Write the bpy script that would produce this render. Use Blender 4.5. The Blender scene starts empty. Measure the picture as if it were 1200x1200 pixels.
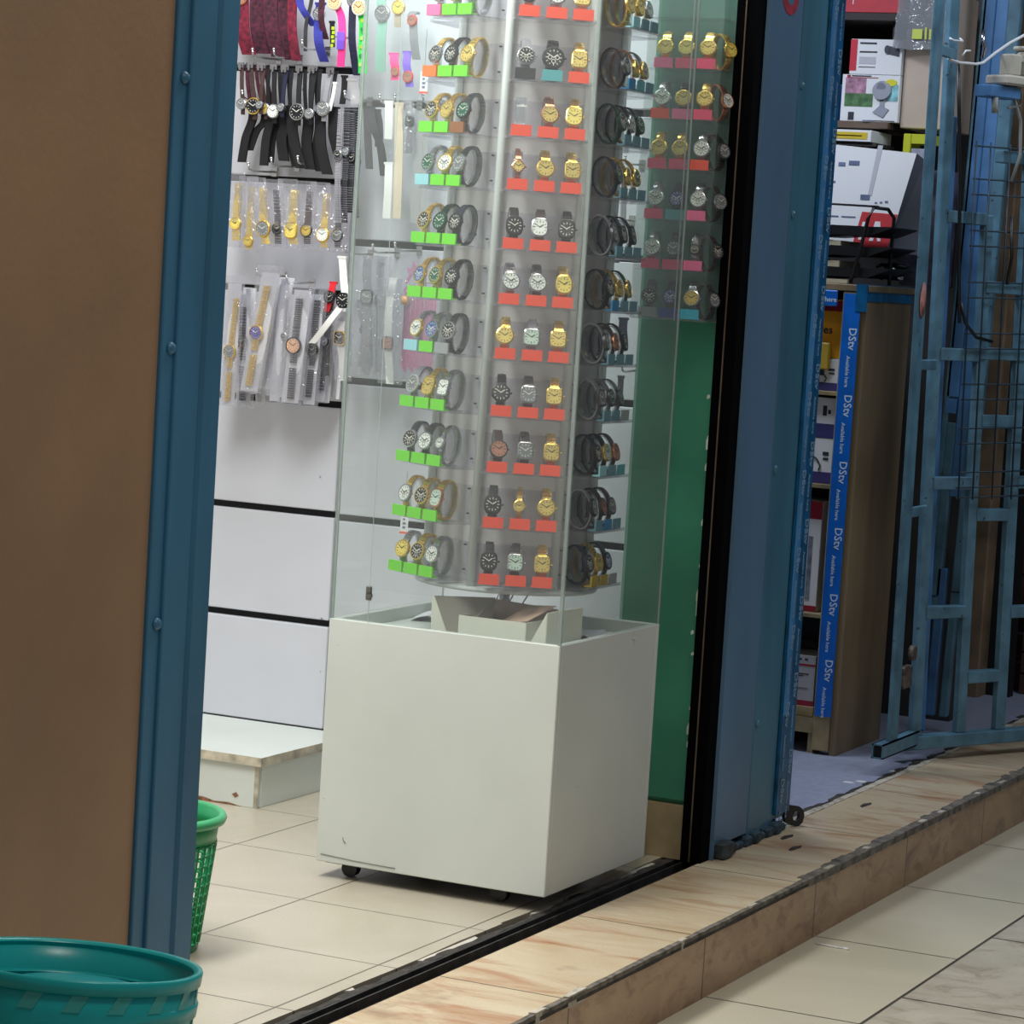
import bpy, math, random
from mathutils import Vector, Matrix, Euler
random.seed(7)
sc = bpy.context.scene
COL = sc.collection
PI = math.pi
R = math.radians

# ---------------------------------------------------------------- camera
cam = bpy.data.cameras.new('camera')
cam.sensor_width = 36.0
cam.lens = 36.0 * 3361.0 / 1200.0
cam.clip_start = 0.05
cam.clip_end = 60
camo = bpy.data.objects.new('camera', cam)
COL.objects.link(camo)
tilt, roll, yaw = R(4.8627), R(3.5409), R(-25.118)
fw = Vector((math.sin(yaw) * math.cos(tilt), math.cos(yaw) * math.cos(tilt), -math.sin(tilt)))
rt = Vector((math.cos(yaw), -math.sin(yaw), 0))
dn = fw.cross(rt)
c_, s_ = math.cos(roll), math.sin(roll)
rx = c_ * rt - s_ * dn
dy = s_ * rt + c_ * dn
m3 = Matrix((rx, -dy, -fw)).transposed()
camo.matrix_world = Matrix.Translation((0, 0, 1.38)) @ m3.to_4x4()
sc.camera = camo

# ---------------------------------------------------------------- world, lights, exposure
sc.view_settings.view_transform = 'Standard'
sc.view_settings.look = 'None'
sc.view_settings.gamma = 1
sc.view_settings.use_curve_mapping = False
sc.view_settings.exposure = 0.0
sc.cycles.transparent_max_bounces = 40
sc.cycles.max_bounces = 14
w = bpy.data.worlds.new('world')
sc.world = w
w.use_nodes = True
w.node_tree.nodes['Background'].inputs[0].default_value = (0.80, 0.84, 0.92, 1)
w.node_tree.nodes['Background'].inputs[1].default_value = 0.15


def area(name, loc, size, power, col, rot=(0, 0, 0), sy=None):
    l = bpy.data.lights.new(name, 'AREA')
    l.energy = power
    l.color = col
    l.shape = 'RECTANGLE'
    l.size = size
    l.size_y = sy or size
    o = bpy.data.objects.new(name, l)
    COL.objects.link(o)
    o.location = loc
    o.rotation_euler = rot
    return o


area('shop_ceiling_light', (-3.15, 4.35, 2.84), 0.6, 82, (0.98, 1.0, 0.98), sy=1.6)
area('shop_back_light', (-3.3, 5.75, 2.84), 1.0, 26, (0.94, 0.97, 1.0), sy=0.5)
area('pier_display_light', (-2.66, 5.95, 2.8), 0.3, 12, (0.95, 1.0, 0.97), sy=0.3)
area('corridor_lamp', (-0.9, 2.6, 3.1), 0.5, 18, (1.0, 0.93, 0.82), sy=0.5)
area('corridor_middle_lamp', (-1.95, 4.9, 3.1), 0.4, 16, (1.0, 0.90, 0.76), sy=0.8)
area('corridor_far_lamp', (-1.3, 8.0, 3.1), 0.5, 22, (0.74, 0.86, 1.0), sy=1.6)
area('neighbour_lamp', (-3.3, 7.5, 2.84), 0.8, 30, (0.78, 0.86, 1.0), sy=0.5)


# ---------------------------------------------------------------- materials
def lin(c):
    out = []
    for v in c[:3]:
        v = v / 255.0
        out.append(v / 12.92 if v <= 0.04045 else ((v + 0.055) / 1.055) ** 2.4)
    return (*out, 1)


class NT:
    def __init__(s, mat):
        s.t = mat.node_tree

    def n(s, typ, **k):
        nd = s.t.nodes.new(typ)
        for a, b in k.items():
            setattr(nd, a, b)
        return nd

    def l(s, a, b):
        s.t.links.new(a, b)

    def math(s, op, a, b=None, c=None):
        nd = s.n('ShaderNodeMath', operation=op)
        for i, v in enumerate((a, b, c)):
            if v is None:
                continue
            if isinstance(v, (int, float)):
                nd.inputs[i].default_value = v
            else:
                s.l(v, nd.inputs[i])
        return nd.outputs[0]

    def mix(s, f, a, b):
        nd = s.n('ShaderNodeMix', data_type='RGBA')
        for i, v in ((0, f), (6, a), (7, b)):
            if isinstance(v, (int, float)):
                nd.inputs[i].default_value = v
            elif isinstance(v, tuple):
                nd.inputs[i].default_value = v
            else:
                s.l(v, nd.inputs[i])
        return nd.outputs[2]

    def noise(s, scale, detail=3, vec=None, rough=0.5, dist=0.0):
        nd = s.n('ShaderNodeTexNoise')
        nd.inputs['Scale'].default_value = scale
        nd.inputs['Detail'].default_value = detail
        nd.inputs['Roughness'].default_value = rough
        nd.inputs['Distortion'].default_value = dist
        if vec is not None:
            s.l(vec, nd.inputs['Vector'])
        return nd.outputs['Fac']

    def ramp(s, f, stops):
        nd = s.n('ShaderNodeValToRGB')
        e = nd.color_ramp.elements
        e[0].position, e[0].color = stops[0]
        e[1].position, e[1].color = stops[-1]
        for p, c in stops[1:-1]:
            x = e.new(p)
            x.color = c
        s.l(f, nd.inputs[0])
        return nd.outputs[0]

    def pos(s, scale=None):
        g = s.n('ShaderNodeNewGeometry').outputs['Position']
        if scale:
            m = s.n('ShaderNodeMapping')
            m.inputs['Scale'].default_value = scale
            s.l(g, m.inputs[0])
            return m.outputs[0]
        return g

    def obj(s, scale=None):
        g = s.n('ShaderNodeTexCoord').outputs['Object']
        if scale:
            m = s.n('ShaderNodeMapping')
            m.inputs['Scale'].default_value = scale
            s.l(g, m.inputs[0])
            return m.outputs[0]
        return g

    def bump(s, h, strength, dist=0.002):
        b = s.n('ShaderNodeBump')
        b.inputs['Strength'].default_value = strength
        b.inputs['Distance'].default_value = dist
        s.l(h, b.inputs['Height'])
        return b.outputs[0]


MATS = {}


def mat(name, col, rough=0.5, metal=0.0, var=0.0, vscale=8.0, bump=0.0, bscale=40.0, coat=0.0, spots=None, vec=None, sheen=0):
    """plain principled material with a little procedural variation"""
    if name in MATS:
        return MATS[name]
    m = bpy.data.materials.new(name)
    m.use_nodes = True
    N = NT(m)
    p = m.node_tree.nodes['Principled BSDF']
    p.inputs['Base Color'].default_value = lin(col)
    p.inputs['Roughness'].default_value = rough
    p.inputs['Metallic'].default_value = metal
    p.inputs['Coat Weight'].default_value = coat
    v = N.obj(vec)
    if var or spots:
        a = lin(col)
        lo = lin([c * (1 - var) for c in col])
        hi = lin([min(255, c * (1 + var)) for c in col])
        out = N.mix(N.ramp(N.noise(vscale, 4, v), [(0.3, (0, 0, 0, 1)), (0.7, (1, 1, 1, 1))]), lo, hi)
        if spots:
            scol, sscale, th = spots
            out = N.mix(N.ramp(N.noise(sscale, 3, v, 0.6), [(th, (0, 0, 0, 1)), (th + 0.02, (1, 1, 1, 1))]), out, lin(scol))
        N.l(out, p.inputs['Base Color'])
    if bump:
        N.l(N.bump(N.noise(bscale, 3, v), bump), p.inputs['Normal'])
    MATS[name] = m
    return m


def clear(name, tint=(240, 243, 244), haze=0.05, hcol=(225, 228, 230), rough=0.03, bump=0.0, bscale=30, refl=1.0, ior=1.45):
    """see-through plastic: transparency with fresnel reflection and a light diffuse haze"""
    if name in MATS:
        return MATS[name]
    m = bpy.data.materials.new(name)
    m.use_nodes = True
    N = NT(m)
    t = m.node_tree
    t.nodes.remove(t.nodes['Principled BSDF'])
    out = t.nodes['Material Output']
    tr = N.n('ShaderNodeBsdfTransparent')
    tr.inputs[0].default_value = lin(tint)
    gl = N.n('ShaderNodeBsdfGlossy')
    gl.inputs['Roughness'].default_value = rough
    df = N.n('ShaderNodeBsdfDiffuse')
    df.inputs[0].default_value = lin(hcol)
    fr = N.n('ShaderNodeFresnel')
    gn = N.n('ShaderNodeNewGeometry')
    N.l(N.math('ADD', N.math('MULTIPLY', gn.outputs['Backfacing'], 1.0 / ior - ior), ior), fr.inputs[0])
    if bump:
        b = N.bump(N.noise(bscale, 2, N.obj(), dist=1.5), bump, 0.004)
        N.l(b, gl.inputs['Normal'])
        N.l(b, fr.inputs['Normal'])
    m1 = N.n('ShaderNodeMixShader')
    m1.inputs[0].default_value = haze
    N.l(tr.outputs[0], m1.inputs[1])
    N.l(df.outputs[0], m1.inputs[2])
    m2 = N.n('ShaderNodeMixShader')
    N.l(N.math('MULTIPLY', fr.outputs[0], refl), m2.inputs[0])
    N.l(m1.outputs[0], m2.inputs[1])
    N.l(gl.outputs[0], m2.inputs[2])
    N.l(m2.outputs[0], out.inputs[0])
    MATS[name] = m
    return m


def tile_mat(name, ca, cb, grout, x0, px, y0, py, gw=0.004, ax=(0, 1), veins=None, rough=0.35, stretch=(1, 1, 1), vs=3.0, dirt=None, only_y=False):
    m = bpy.data.materials.new(name)
    m.use_nodes = True
    N = NT(m)
    p = m.node_tree.nodes['Principled BSDF']
    sep = N.n('ShaderNodeSeparateXYZ')
    N.l(N.pos(), sep.inputs[0])

    def line(o, x0, px):
        f = N.math('FRACT', N.math('DIVIDE', N.math('SUBTRACT', o, x0 - 50 * px), px))
        a = N.math('ABSOLUTE', N.math('SUBTRACT', f, 0.5))
        return N.math('GREATER_THAN', a, 0.5 - gw / px / 2)
    g = line(sep.outputs[ax[1]], y0, py)
    if not only_y:
        g = N.math('MAXIMUM', line(sep.outputs[ax[0]], x0, px), g)
    v = N.pos(stretch)
    base = N.mix(N.ramp(N.noise(vs, 5, v, 0.6, 0.8), [(0.32, (0, 0, 0, 1)), (0.68, (1, 1, 1, 1))]), lin(ca), lin(cb))
    if veins:
        base = N.mix(N.ramp(N.noise(veins[1], 6, v, 0.65, 1.2), [(0.5, (0, 0, 0, 1)), (0.72, (1, 1, 1, 1))]), base, lin(veins[0]))
    if dirt:
        base = N.mix(N.ramp(N.noise(dirt[1], 5, N.pos(), 0.7), [(dirt[2], (0, 0, 0, 1)), (dirt[2] + 0.12, (0.8, 0.8, 0.8, 1))]), base, lin(dirt[0]))
    fine = N.ramp(N.noise(160, 2, N.pos()), [(0.35, (0.93, 0.93, 0.93, 1)), (0.65, (1, 1, 1, 1))])
    mm = N.n('ShaderNodeMix', data_type='RGBA', blend_type='MULTIPLY')
    mm.inputs[0].default_value = 1
    N.l(base, mm.inputs[6])
    N.l(fine, mm.inputs[7])
    N.l(N.mix(g, mm.outputs[2], lin(grout)), p.inputs['Base Color'])
    p.inputs['Roughness'].default_value = rough
    N.l(N.bump(N.math('SUBTRACT', 1.0, g), 0.5, 0.002), p.inputs['Normal'])
    MATS[name] = m
    return m


def slat_mat(name, z0, pz, col=(226, 226, 232)):
    m = mat(name, col, 0.28, var=0.03, vscale=2.0, spots=((150, 148, 148), 22, 0.71))
    return m


# ---------------------------------------------------------------- mesh builder
class MB:
    def __init__(s):
        s.v, s.f, s.m, s.sm = [], [], [], []
        s.M = Matrix.Identity(4)

    def _add(s, vs, fs, m=0, smooth=False):
        b = len(s.v)
        for p in vs:
            s.v.append(tuple(s.M @ Vector(p)))
        for f in fs:
            s.f.append([b + i for i in f])
            s.m.append(m)
            s.sm.append(smooth)
        return s

    def box(s, a, b, m=0, bev=0.0):
        x0, y0, z0 = [min(a[i], b[i]) for i in range(3)]
        x1, y1, z1 = [max(a[i], b[i]) for i in range(3)]
        if bev <= 0 or bev * 2.2 > min(x1 - x0, y1 - y0, z1 - z0):
            vs = [(x, y, z) for z in (z0, z1) for y in (y0, y1) for x in (x0, x1)]
            return s._add(vs, [(0, 2, 3, 1), (4, 5, 7, 6), (0, 1, 5, 4), (2, 6, 7, 3), (0, 4, 6, 2), (1, 3, 7, 5)], m)
        vs, idx = [], {}
        lo, hi = (x0, y0, z0), (x1, y1, z1)
        for cx in (0, 1):
            for cy in (0, 1):
                for cz in (0, 1):
                    c = (cx, cy, cz)
                    for k in range(3):
                        p = [(hi[i] - bev if c[i] else lo[i] + bev) for i in range(3)]
                        p[k] = hi[k] if c[k] else lo[k]
                        idx[(c, k)] = len(vs)
                        vs.append(tuple(p))
        fs = []
        for k in range(3):
            i, j = [q for q in range(3) if q != k]
            for sd in (0, 1):
                loop = []
                for (u, w_) in ((0, 0), (1, 0), (1, 1), (0, 1)):
                    c = [0, 0, 0]
                    c[k], c[i], c[j] = sd, u, w_
                    loop.append(idx[(tuple(c), k)])
                fs.append(loop)
        for k in range(3):
            i, j = [q for q in range(3) if q != k]
            for u in (0, 1):
                for w_ in (0, 1):
                    c0 = [0, 0, 0]
                    c0[i], c0[j] = u, w_
                    c1 = list(c0)
                    c1[k] = 1
                    fs.append([idx[(tuple(c0), i)], idx[(tuple(c1), i)], idx[(tuple(c1), j)], idx[(tuple(c0), j)]])
        for c in [(a_, b_, d_) for a_ in (0, 1) for b_ in (0, 1) for d_ in (0, 1)]:
            fs.append([idx[(c, 0)], idx[(c, 1)], idx[(c, 2)]])
        return s._add(vs, fs, m)

    def lathe(s, prof, n=24, m=0, c=(0, 0, 0), cap=True, smooth=True, sx=1.0, sy=1.0):
        vs = []
        for r, z in prof:
            for i in range(n):
                a = 2 * PI * i / n
                vs.append((c[0] + r * math.cos(a) * sx, c[1] + r * math.sin(a) * sy, c[2] + z))
        fs = []
        for k in range(len(prof) - 1):
            for i in range(n):
                j = (i + 1) % n
                fs.append((k * n + i, k * n + j, (k + 1) * n + j, (k + 1) * n + i))
        s._add(vs, fs, m, smooth)
        if cap:
            b = len(s.v) - len(vs)
            s.f.append([b + i for i in reversed(range(n))])
            s.m.append(m)
            s.sm.append(False)
            s.f.append([b + (len(prof) - 1) * n + i for i in range(n)])
            s.m.append(m)
            s.sm.append(False)
        return s

    def cyl(s, p0, p1, r, n=12, m=0, r1=None):
        p0, p1 = Vector(p0), Vector(p1)
        d = p1 - p0
        q = d.to_track_quat('Z', 'Y').to_matrix().to_4x4()
        old = s.M
        s.M = old @ Matrix.Translation(p0) @ q
        s.lathe([(r, 0), (r if r1 is None else r1, d.length)], n, m)
        s.M = old
        return s

    def tube(s, pts, r, n=8, m=0):
        pts = [Vector(p) for p in pts]
        vs, fs = [], []
        up = Vector((0.13, 0.31, 0.94)).normalized()
        for i, p in enumerate(pts):
            t = (pts[min(i + 1, len(pts) - 1)] - pts[max(i - 1, 0)]).normalized()
            a = t.cross(up)
            if a.length < 0.05:
                a = t.cross(Vector((1, 0, 0)))
            a.normalize()
            b = t.cross(a)
            rr = r[i] if isinstance(r, (list, tuple)) else r
            for k in range(n):
                g = 2 * PI * k / n
                vs.append(tuple(p + a * math.cos(g) * rr + b * math.sin(g) * rr))
        for i in range(len(pts) - 1):
            for k in range(n):
                j = (k + 1) % n
                fs.append((i * n + k, i * n + j, (i + 1) * n + j, (i + 1) * n + k))
        fs.append(tuple(reversed(range(n))))
        fs.append(tuple((len(pts) - 1) * n + k for k in range(n)))
        return s._add(vs, fs, m, True)

    def prism(s, poly, d0, d1, m=0, axis='z', smooth=False):
        """extrude a 2D outline; axis z: (x,y)->z, y: (x,z)->y, x: (y,z)->x"""
        n = len(poly)

        def P(a, b, d):
            return (a, b, d) if axis == 'z' else ((a, d, b) if axis == 'y' else (d, a, b))
        vs = [P(a, b, d0) for a, b in poly] + [P(a, b, d1) for a, b in poly]
        fs = [tuple(reversed(range(n))), tuple(range(n, 2 * n))]
        for i in range(n):
            j = (i + 1) % n
            fs.append((i, j, n + j, n + i))
        return s._add(vs, fs, m, smooth)

    def ribbon(s, pts, w, th, side, m=0, smooth=True):
        """flat strap through pts; side = width direction; w number or list"""
        pts = [Vector(p) for p in pts]
        side = Vector(side).normalized()
        vs, fs = [], []
        n = len(pts)
        for i, p in enumerate(pts):
            t = (pts[min(i + 1, n - 1)] - pts[max(i - 1, 0)]).normalized()
            nn = t.cross(side).normalized() * (th / 2)
            ww = (w[i] if isinstance(w, (list, tuple)) else w) / 2
            for a, b in ((-1, -1), (1, -1), (1, 1), (-1, 1)):
                vs.append(tuple(p + side * ww * a + nn * b))
        for i in range(n - 1):
            for k in range(4):
                j = (k + 1) % 4
                fs.append((i * 4 + k, i * 4 + j, (i + 1) * 4 + j, (i + 1) * 4 + k))
        fs.append((3, 2, 1, 0))
        fs.append(tuple((n - 1) * 4 + k for k in range(4)))
        return s._add(vs, fs, m, False)

    def mesh(s, name):
        me = bpy.data.meshes.new(name)
        me.from_pydata(s.v, [], s.f)
        me.polygons.foreach_set('material_index', s.m)
        me.polygons.foreach_set('use_smooth', s.sm)
        me.update()
        return me

    def at(s, M):
        s.M = M
        return s


def fix_normals(me):
    import bmesh
    bm = bmesh.new()
    bm.from_mesh(me)
    bmesh.ops.recalc_face_normals(bm, faces=bm.faces)
    bm.to_mesh(me)
    bm.free()


def part(name, mb, mats, parent=None, loc=None, rot=None, label=None):
    me = mb.mesh(name) if isinstance(mb, MB) else mb
    if isinstance(mb, MB):
        fix_normals(me)
    if not me.materials:
        for m in (mats if isinstance(mats, (list, tuple)) else [mats]):
            me.materials.append(m)
    o = bpy.data.objects.new(name, me)
    COL.objects.link(o)
    if parent:
        o.parent = parent
    if loc:
        o.location = loc
    if rot:
        o.rotation_euler = rot
    if label:
        o['label'] = label
    return o


def tag(o, label, cat, group=None, kind=None):
    o['label'] = label
    o['category'] = cat
    if group:
        o['group'] = group
    if kind:
        o['kind'] = kind
    return o


def thing(name, label, cat, loc=(0, 0, 0), rot=(0, 0, 0), group=None):
    o = bpy.data.objects.new(name, None)
    o.empty_display_size = 0.05
    COL.objects.link(o)
    o.location = loc
    o.rotation_euler = rot
    return tag(o, label, cat, group)


def struct(name, mb, mats, label=None):
    o = part(name, mb, mats)
    o['kind'] = 'structure'
    if label:
        o['label'] = label
    return o


def text_mesh(s, size, depth=0.0004):
    cu = bpy.data.curves.new('lettering', 'FONT')
    cu.body = s
    cu.size = size
    cu.extrude = depth
    cu.resolution_u = 2
    cu.offset = size * 0.012
    o = bpy.data.objects.new('lettering', cu)
    COL.objects.link(o)
    dg = bpy.context.evaluated_depsgraph_get()
    me = bpy.data.meshes.new_from_object(o.evaluated_get(dg))
    bpy.data.objects.remove(o)
    me.materials.clear()
    return me


def merge_text(items, name, material, parent=None):
    """items: (string, size, Matrix) joined in one lettering mesh"""
    mb = MB()
    for s_, size, M in items:
        me = text_mesh(s_, size)
        mb.M = M
        mb._add([tuple(v.co) for v in me.vertices], [tuple(p.vertices) for p in me.polygons])
        bpy.data.meshes.remove(me)
    return part(name, mb, material, parent)


# common materials
M_blue = mat('steel_blue_paint', (66, 114, 138), 0.38, var=0.10, vscale=5, bump=0.15, bscale=60, vec=(1, 1, 0.25))
M_blue2 = mat('steel_blue_paint_face', (88, 122, 154), 0.4, var=0.08, vscale=4, bump=0.12, bscale=60, vec=(1, 1, 0.25))
M_gate = mat('gate_blue_paint', (86, 124, 144), 0.42, var=0.14, vscale=14, spots=((60, 70, 66), 45, 0.68))
M_gate2 = mat('gate_bright_blue_paint', (80, 126, 176), 0.42, var=0.12, vscale=10)
M_post = mat('door_post_blue_paint', (64, 118, 152), 0.36, var=0.10, vscale=5, bump=0.15, bscale=60, vec=(1, 1, 0.25))
M_black = mat('black_gap', (8, 8, 12), 0.7)
M_white = mat('white_laminate', (208, 213, 207), 0.35, var=0.025, vscale=3, spots=((120, 118, 110), 60, 0.76))
M_acryl = clear('clear_acrylic', tint=(251, 253, 252), haze=0.035, refl=0.7)
M_acryl_edge = clear('acrylic_edge', tint=(215, 225, 222), haze=0.45, hcol=(215, 222, 220), rough=0.2)
M_shelf = clear('clear_shelf_plastic', tint=(250, 250, 252), haze=0.07, hcol=(205, 205, 215), rough=0.08)
M_frost = clear('frosted_plastic', tint=(222, 220, 222), haze=0.80, hcol=(232, 228, 228), rough=0.35, refl=0.6)
M_frost_edge = clear('frosted_pillar_plastic', tint=(220, 225, 225), haze=0.6, hcol=(226, 230, 228), rough=0.3, refl=0.7)
M_bag = clear('clear_bag_film', tint=(250, 250, 253), haze=0.08, hcol=(205, 205, 215), rough=0.07, bump=1.0, bscale=45, refl=4.0)
M_steel = mat('chrome_steel', (190, 190, 195), 0.18, 1.0)
M_dark = mat('black_plastic', (18, 18, 20), 0.4)
M_screw = mat('screw_dark', (70, 70, 72), 0.4, 0.6)
M_whitep = mat('white_paper', (226, 226, 228), 0.6)

# ---------------------------------------------------------------- structure
# shop floor slab (ends at the shutter channel)
flat_black = mat('black_shutter_guide', (4, 4, 6), 0.9)
flat_black.node_tree.nodes['Principled BSDF'].inputs['Specular IOR Level'].default_value = 0.05
M_floor = tile_mat('cream_floor_tiles', (176, 167, 148), (190, 181, 163), (96, 88, 76), -2.943, 0.403, 4.93, 0.403, 0.0045, rough=0.3, vs=2.2, dirt=((176, 166, 150), 1.7, 0.66))
mb = MB()
edge = [(-2.49, 6.6)]
yy = 6.6
rr = random.Random(3)
while yy > 2.2:
    yy -= rr.uniform(0.05, 0.22)
    dx = rr.choice([0, 0, 0, 0.002, 0.003, -0.002, 0.006])
    edge.append((-2.502 - dx, yy))
    if rr.random() < 0.35:
        edge.append((-2.502 - rr.choice([0, 0.004]), yy - 0.004))
        yy -= 0.004
mb.prism([(-5.6, 6.6)] + [(-5.6, 2.0), (-2.502, 2.0)] + list(reversed(edge)), -0.3, 0.0)
struct('floor', mb, M_floor, 'cream tiled shop floor with thin dark grout lines')
# neighbour floor
M_lino = mat('blue_grey_lino', (150, 156, 178), 0.5, var=0.05, vscale=30, spots=((170, 172, 190), 90, 0.6))
mb = MB().box((-5.6, 6.86, -0.3), (-2.43, 10.5, 0.0))
struct('floor', mb, M_lino, 'blue grey shop floor of the neighbouring unit')
# tread and riser of the step
M_tread = tile_mat('marbled_step_tiles', (196, 172, 138), (212, 196, 168), (92, 78, 62), 0, 1, 4.93, 0.6625, 0.005, veins=((172, 116, 76), 2.2), rough=0.3, stretch=(1.2, 4.5, 1), vs=1.6, only_y=True, dirt=((140, 104, 80), 2.2, 0.60))
M_riser = tile_mat('marbled_riser_tiles', (158, 124, 94), (184, 150, 116), (70, 56, 44), 0, 1, 5.65, 0.71, 0.006, veins=((128, 92, 66), 5), rough=0.35, stretch=(1, 1.5, 3), vs=3, only_y=True)
mb = MB().box((-2.405, 1.5, -0.3), (-2.142, 11, 0.0))
struct('floor', mb, M_tread, 'beige marbled tile tread of the step outside the shop')
mb = MB().box((-2.142, 1.5, -0.3), (-2.132, 11, -0.014))
struct('trim_1', mb, M_riser, 'brown marbled tile riser of the step')
M_mortar = mat('broken_mortar', (98, 92, 84), 0.9, var=0.35, vscale=30, bump=0.8, bscale=90)
M_mortar_pale = mat('pale_mortar', (178, 170, 156), 0.85, var=0.15, vscale=30, bump=0.6, bscale=80)
M_pit = mat('dark_grime', (52, 47, 43), 0.85, var=0.4, vscale=25, bump=0.6, bscale=60)


def ragged(y0, y1, xa, xb, z, jit, seed, th=0.004, step=0.02, jb=0.0, dep=0.02):
    r = random.Random(seed)
    n = int((y1 - y0) / step)
    a, b = [], []
    off = 0
    for i in range(n + 1):
        y = y0 + (y1 - y0) * i / n
        if i % 3 == 0:
            off = r.uniform(0, jit) * (1.8 if r.random() < 0.2 else 1)
        a.append((xa - off - r.uniform(0, jit * 0.25), y))
        b.append((xb + r.uniform(-jb, jb), y))
    mb = MB()
    vs, fs = [], []
    for (p, q) in zip(a, b):
        vs += [(p[0], p[1], z + th), (q[0], q[1], z + th * r.uniform(0.2, 1)), (q[0], q[1], z - dep), (p[0], p[1], z - dep)]
    for i in range(n):
        for k in range(4):
            j = (k + 1) % 4
            fs.append((i * 4 + k, i * 4 + j, (i + 1) * 4 + j, (i + 1) * 4 + k))
    fs += [(3, 2, 1, 0), tuple(n * 4 + k for k in range(4))]
    mb._add(vs, fs)
    return mb


struct('trim_2', ragged(3.5, 6.35, -2.140, -2.131, -0.001, 0.003, 5, 0.002, dep=0.008), M_mortar, 'grey broken mortar along the step nosing')
struct('trim_2', ragged(6.3, 10, -2.150, -2.129, -0.001, 0.010, 6, 0.003, 0.014, 0.001, dep=0.016), M_mortar, 'crumbling grey mortar along the far step nosing')
struct('trim_3', ragged(3.5, 10, -2.138, -2.1308, -0.008, 0.002, 9, 0.0, 0.03, 0.001, dep=0.008), M_pit, 'dark line below the step nosing')
mb = MB()
r = random.Random(12)
y = 3.6
while y < 9.5:
    L = r.uniform(0.03, 0.10)
    x = -2.134 - r.uniform(0, 0.006)
    mb.prism([(x - r.uniform(.003, .009), y), (x + 0.006, y + 0.005), (x + 0.005, y + L), (x - r.uniform(.003, .012), y + L * 0.9)], -0.02, 0.0035)
    y += r.uniform(0.12, 0.6)
struct('trim_4', mb, M_mortar_pale, 'pale mortar lumps left on the step nosing')
# shutter channel in the threshold
mb = MB().box((-2.51, 1.5, -0.3), (-2.40, 6.86, -0.028))
struct('trim_5', mb, M_pit, 'black shutter channel in the threshold')
mb = MB().box((-2.474, 1.5, -0.028), (-2.468, 6.3, -0.002)).box((-2.452, 1.5, -0.028), (-2.448, 6.3, -0.004)).box((-2.474, 1.5, -0.028), (-2.415, 6.3, -0.022))
struct('trim_6', mb, mat('dirty_rail', (46, 44, 44), 0.6, 0.3, var=0.4, vscale=20, bump=0.5, bscale=50), 'dark steel shutter rail in the threshold')
struct('trim_7', ragged(1.6, 6.3, -2.482, -2.474, -0.004, 0.009, 21, 0.003, 0.02, 0.001), M_pit, 'broken dark screed beside the shutter rail')
mb = MB()
for (y, L, wd) in ((4.72, 0.02, 0.012), (5.02, 0.25, 0.018), (5.55, 0.10, 0.02), (6.02, 0.20, 0.022), (3.9, 0.1, 0.02)):
    mb.prism([(-2.50, y), (-2.50 + wd, y + 0.01), (-2.50 + wd * 0.8, y + L * 0.6), (-2.50 + wd, y + L), (-2.50, y + L + 0.01)], -0.02, -0.002)
struct('trim_8', mb, mat('cream_tile_shard', (196, 190, 178), 0.4, var=0.1), 'broken cream tile shards at the threshold edge')
# neighbour threshold edging
struct('trim_9', ragged(6.9, 9.6, -2.415, -2.404, 0.0, 0.008, 33, 0.004, 0.02, 0.001), M_mortar_pale, 'pale dirty edging of the neighbouring threshold')
struct('trim_10', ragged(6.9, 9.6, -2.424, -2.412, 0.0, 0.018, 35, 0.003, 0.02, 0.001), M_pit, 'dark grime along the neighbouring threshold')
# corridor floor: strip of tiles then bigger veined tiles
M_cor = tile_mat('corridor_tiles', (196, 188, 166), (208, 200, 178), (70, 66, 58), 0, 1, 5.675, 0.7075, 0.006, rough=0.32, vs=2.0, only_y=True, dirt=((120, 112, 98), 26, 0.74))
M_cor2 = tile_mat('corridor_veined_tiles', (184, 176, 160), (200, 192, 176), (64, 60, 54), 0, 1, 5.95, 0.7075, 0.008, veins=((150, 138, 120), 9), rough=0.35, vs=6.0, only_y=True)
mb = MB().box((-2.14, 1.5, -0.3), (-1.787, 12, -0.15))
struct('floor', mb, M_cor, 'pale corridor floor tiles next to the step')
mb = MB().box((-1.779, 1.5, -0.3), (6, 12, -0.15))
struct('floor', mb, M_cor2, 'veined corridor floor tiles away from the step')
mb = MB().box((-1.787, 1.5, -0.3), (-1.779, 12, -0.152))
struct('trim_11', mb, mat('corridor_grout', (66, 62, 56), 0.8, var=0.2), 'dark grout line between the corridor tiles')

# brown wall at the near left (shop front)
M_brown = mat('brown_wall_paint', (162, 130, 100), 0.36, var=0.05, vscale=3, bump=0.5, bscale=70, spots=((120, 95, 72), 7, 0.74))
mb = MB().box((-2.58, 0.6, -0.3), (-2.436, 3.848, 3.2))
struct('wall_front', mb, M_brown, 'glossy brown painted wall beside the shop door')
# shop shell
M_wallw = mat('shop_white_wall', (222, 222, 224), 0.6, var=0.02)
struct('wall_left', MB().box((-5.7, 1.5, -0.3), (-5.6, 10.6, 3.0)), M_wallw)
struct('wall_near', MB().box((-5.6, 1.4, -0.3), (-2.56, 1.5, 3.0)), M_wallw)
struct('ceiling', MB().box((-5.7, 1.4, 2.95), (-2.4, 10.6, 3.05)), mat('ceiling_white', (225, 225, 222), 0.7, var=0.02))
struct('wall_back', MB().box((-5.6, 6.632, -0.3), (-2.66, 6.76, 2.95)), M_black, 'partition behind the slatwall')
# slatwall boards
M_slat = mat('white_slat_board', (204, 205, 213), 0.3, var=0.035, vscale=1.6, spots=((140, 138, 140), 17, 0.735), vec=(1, 1, 1))


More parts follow.
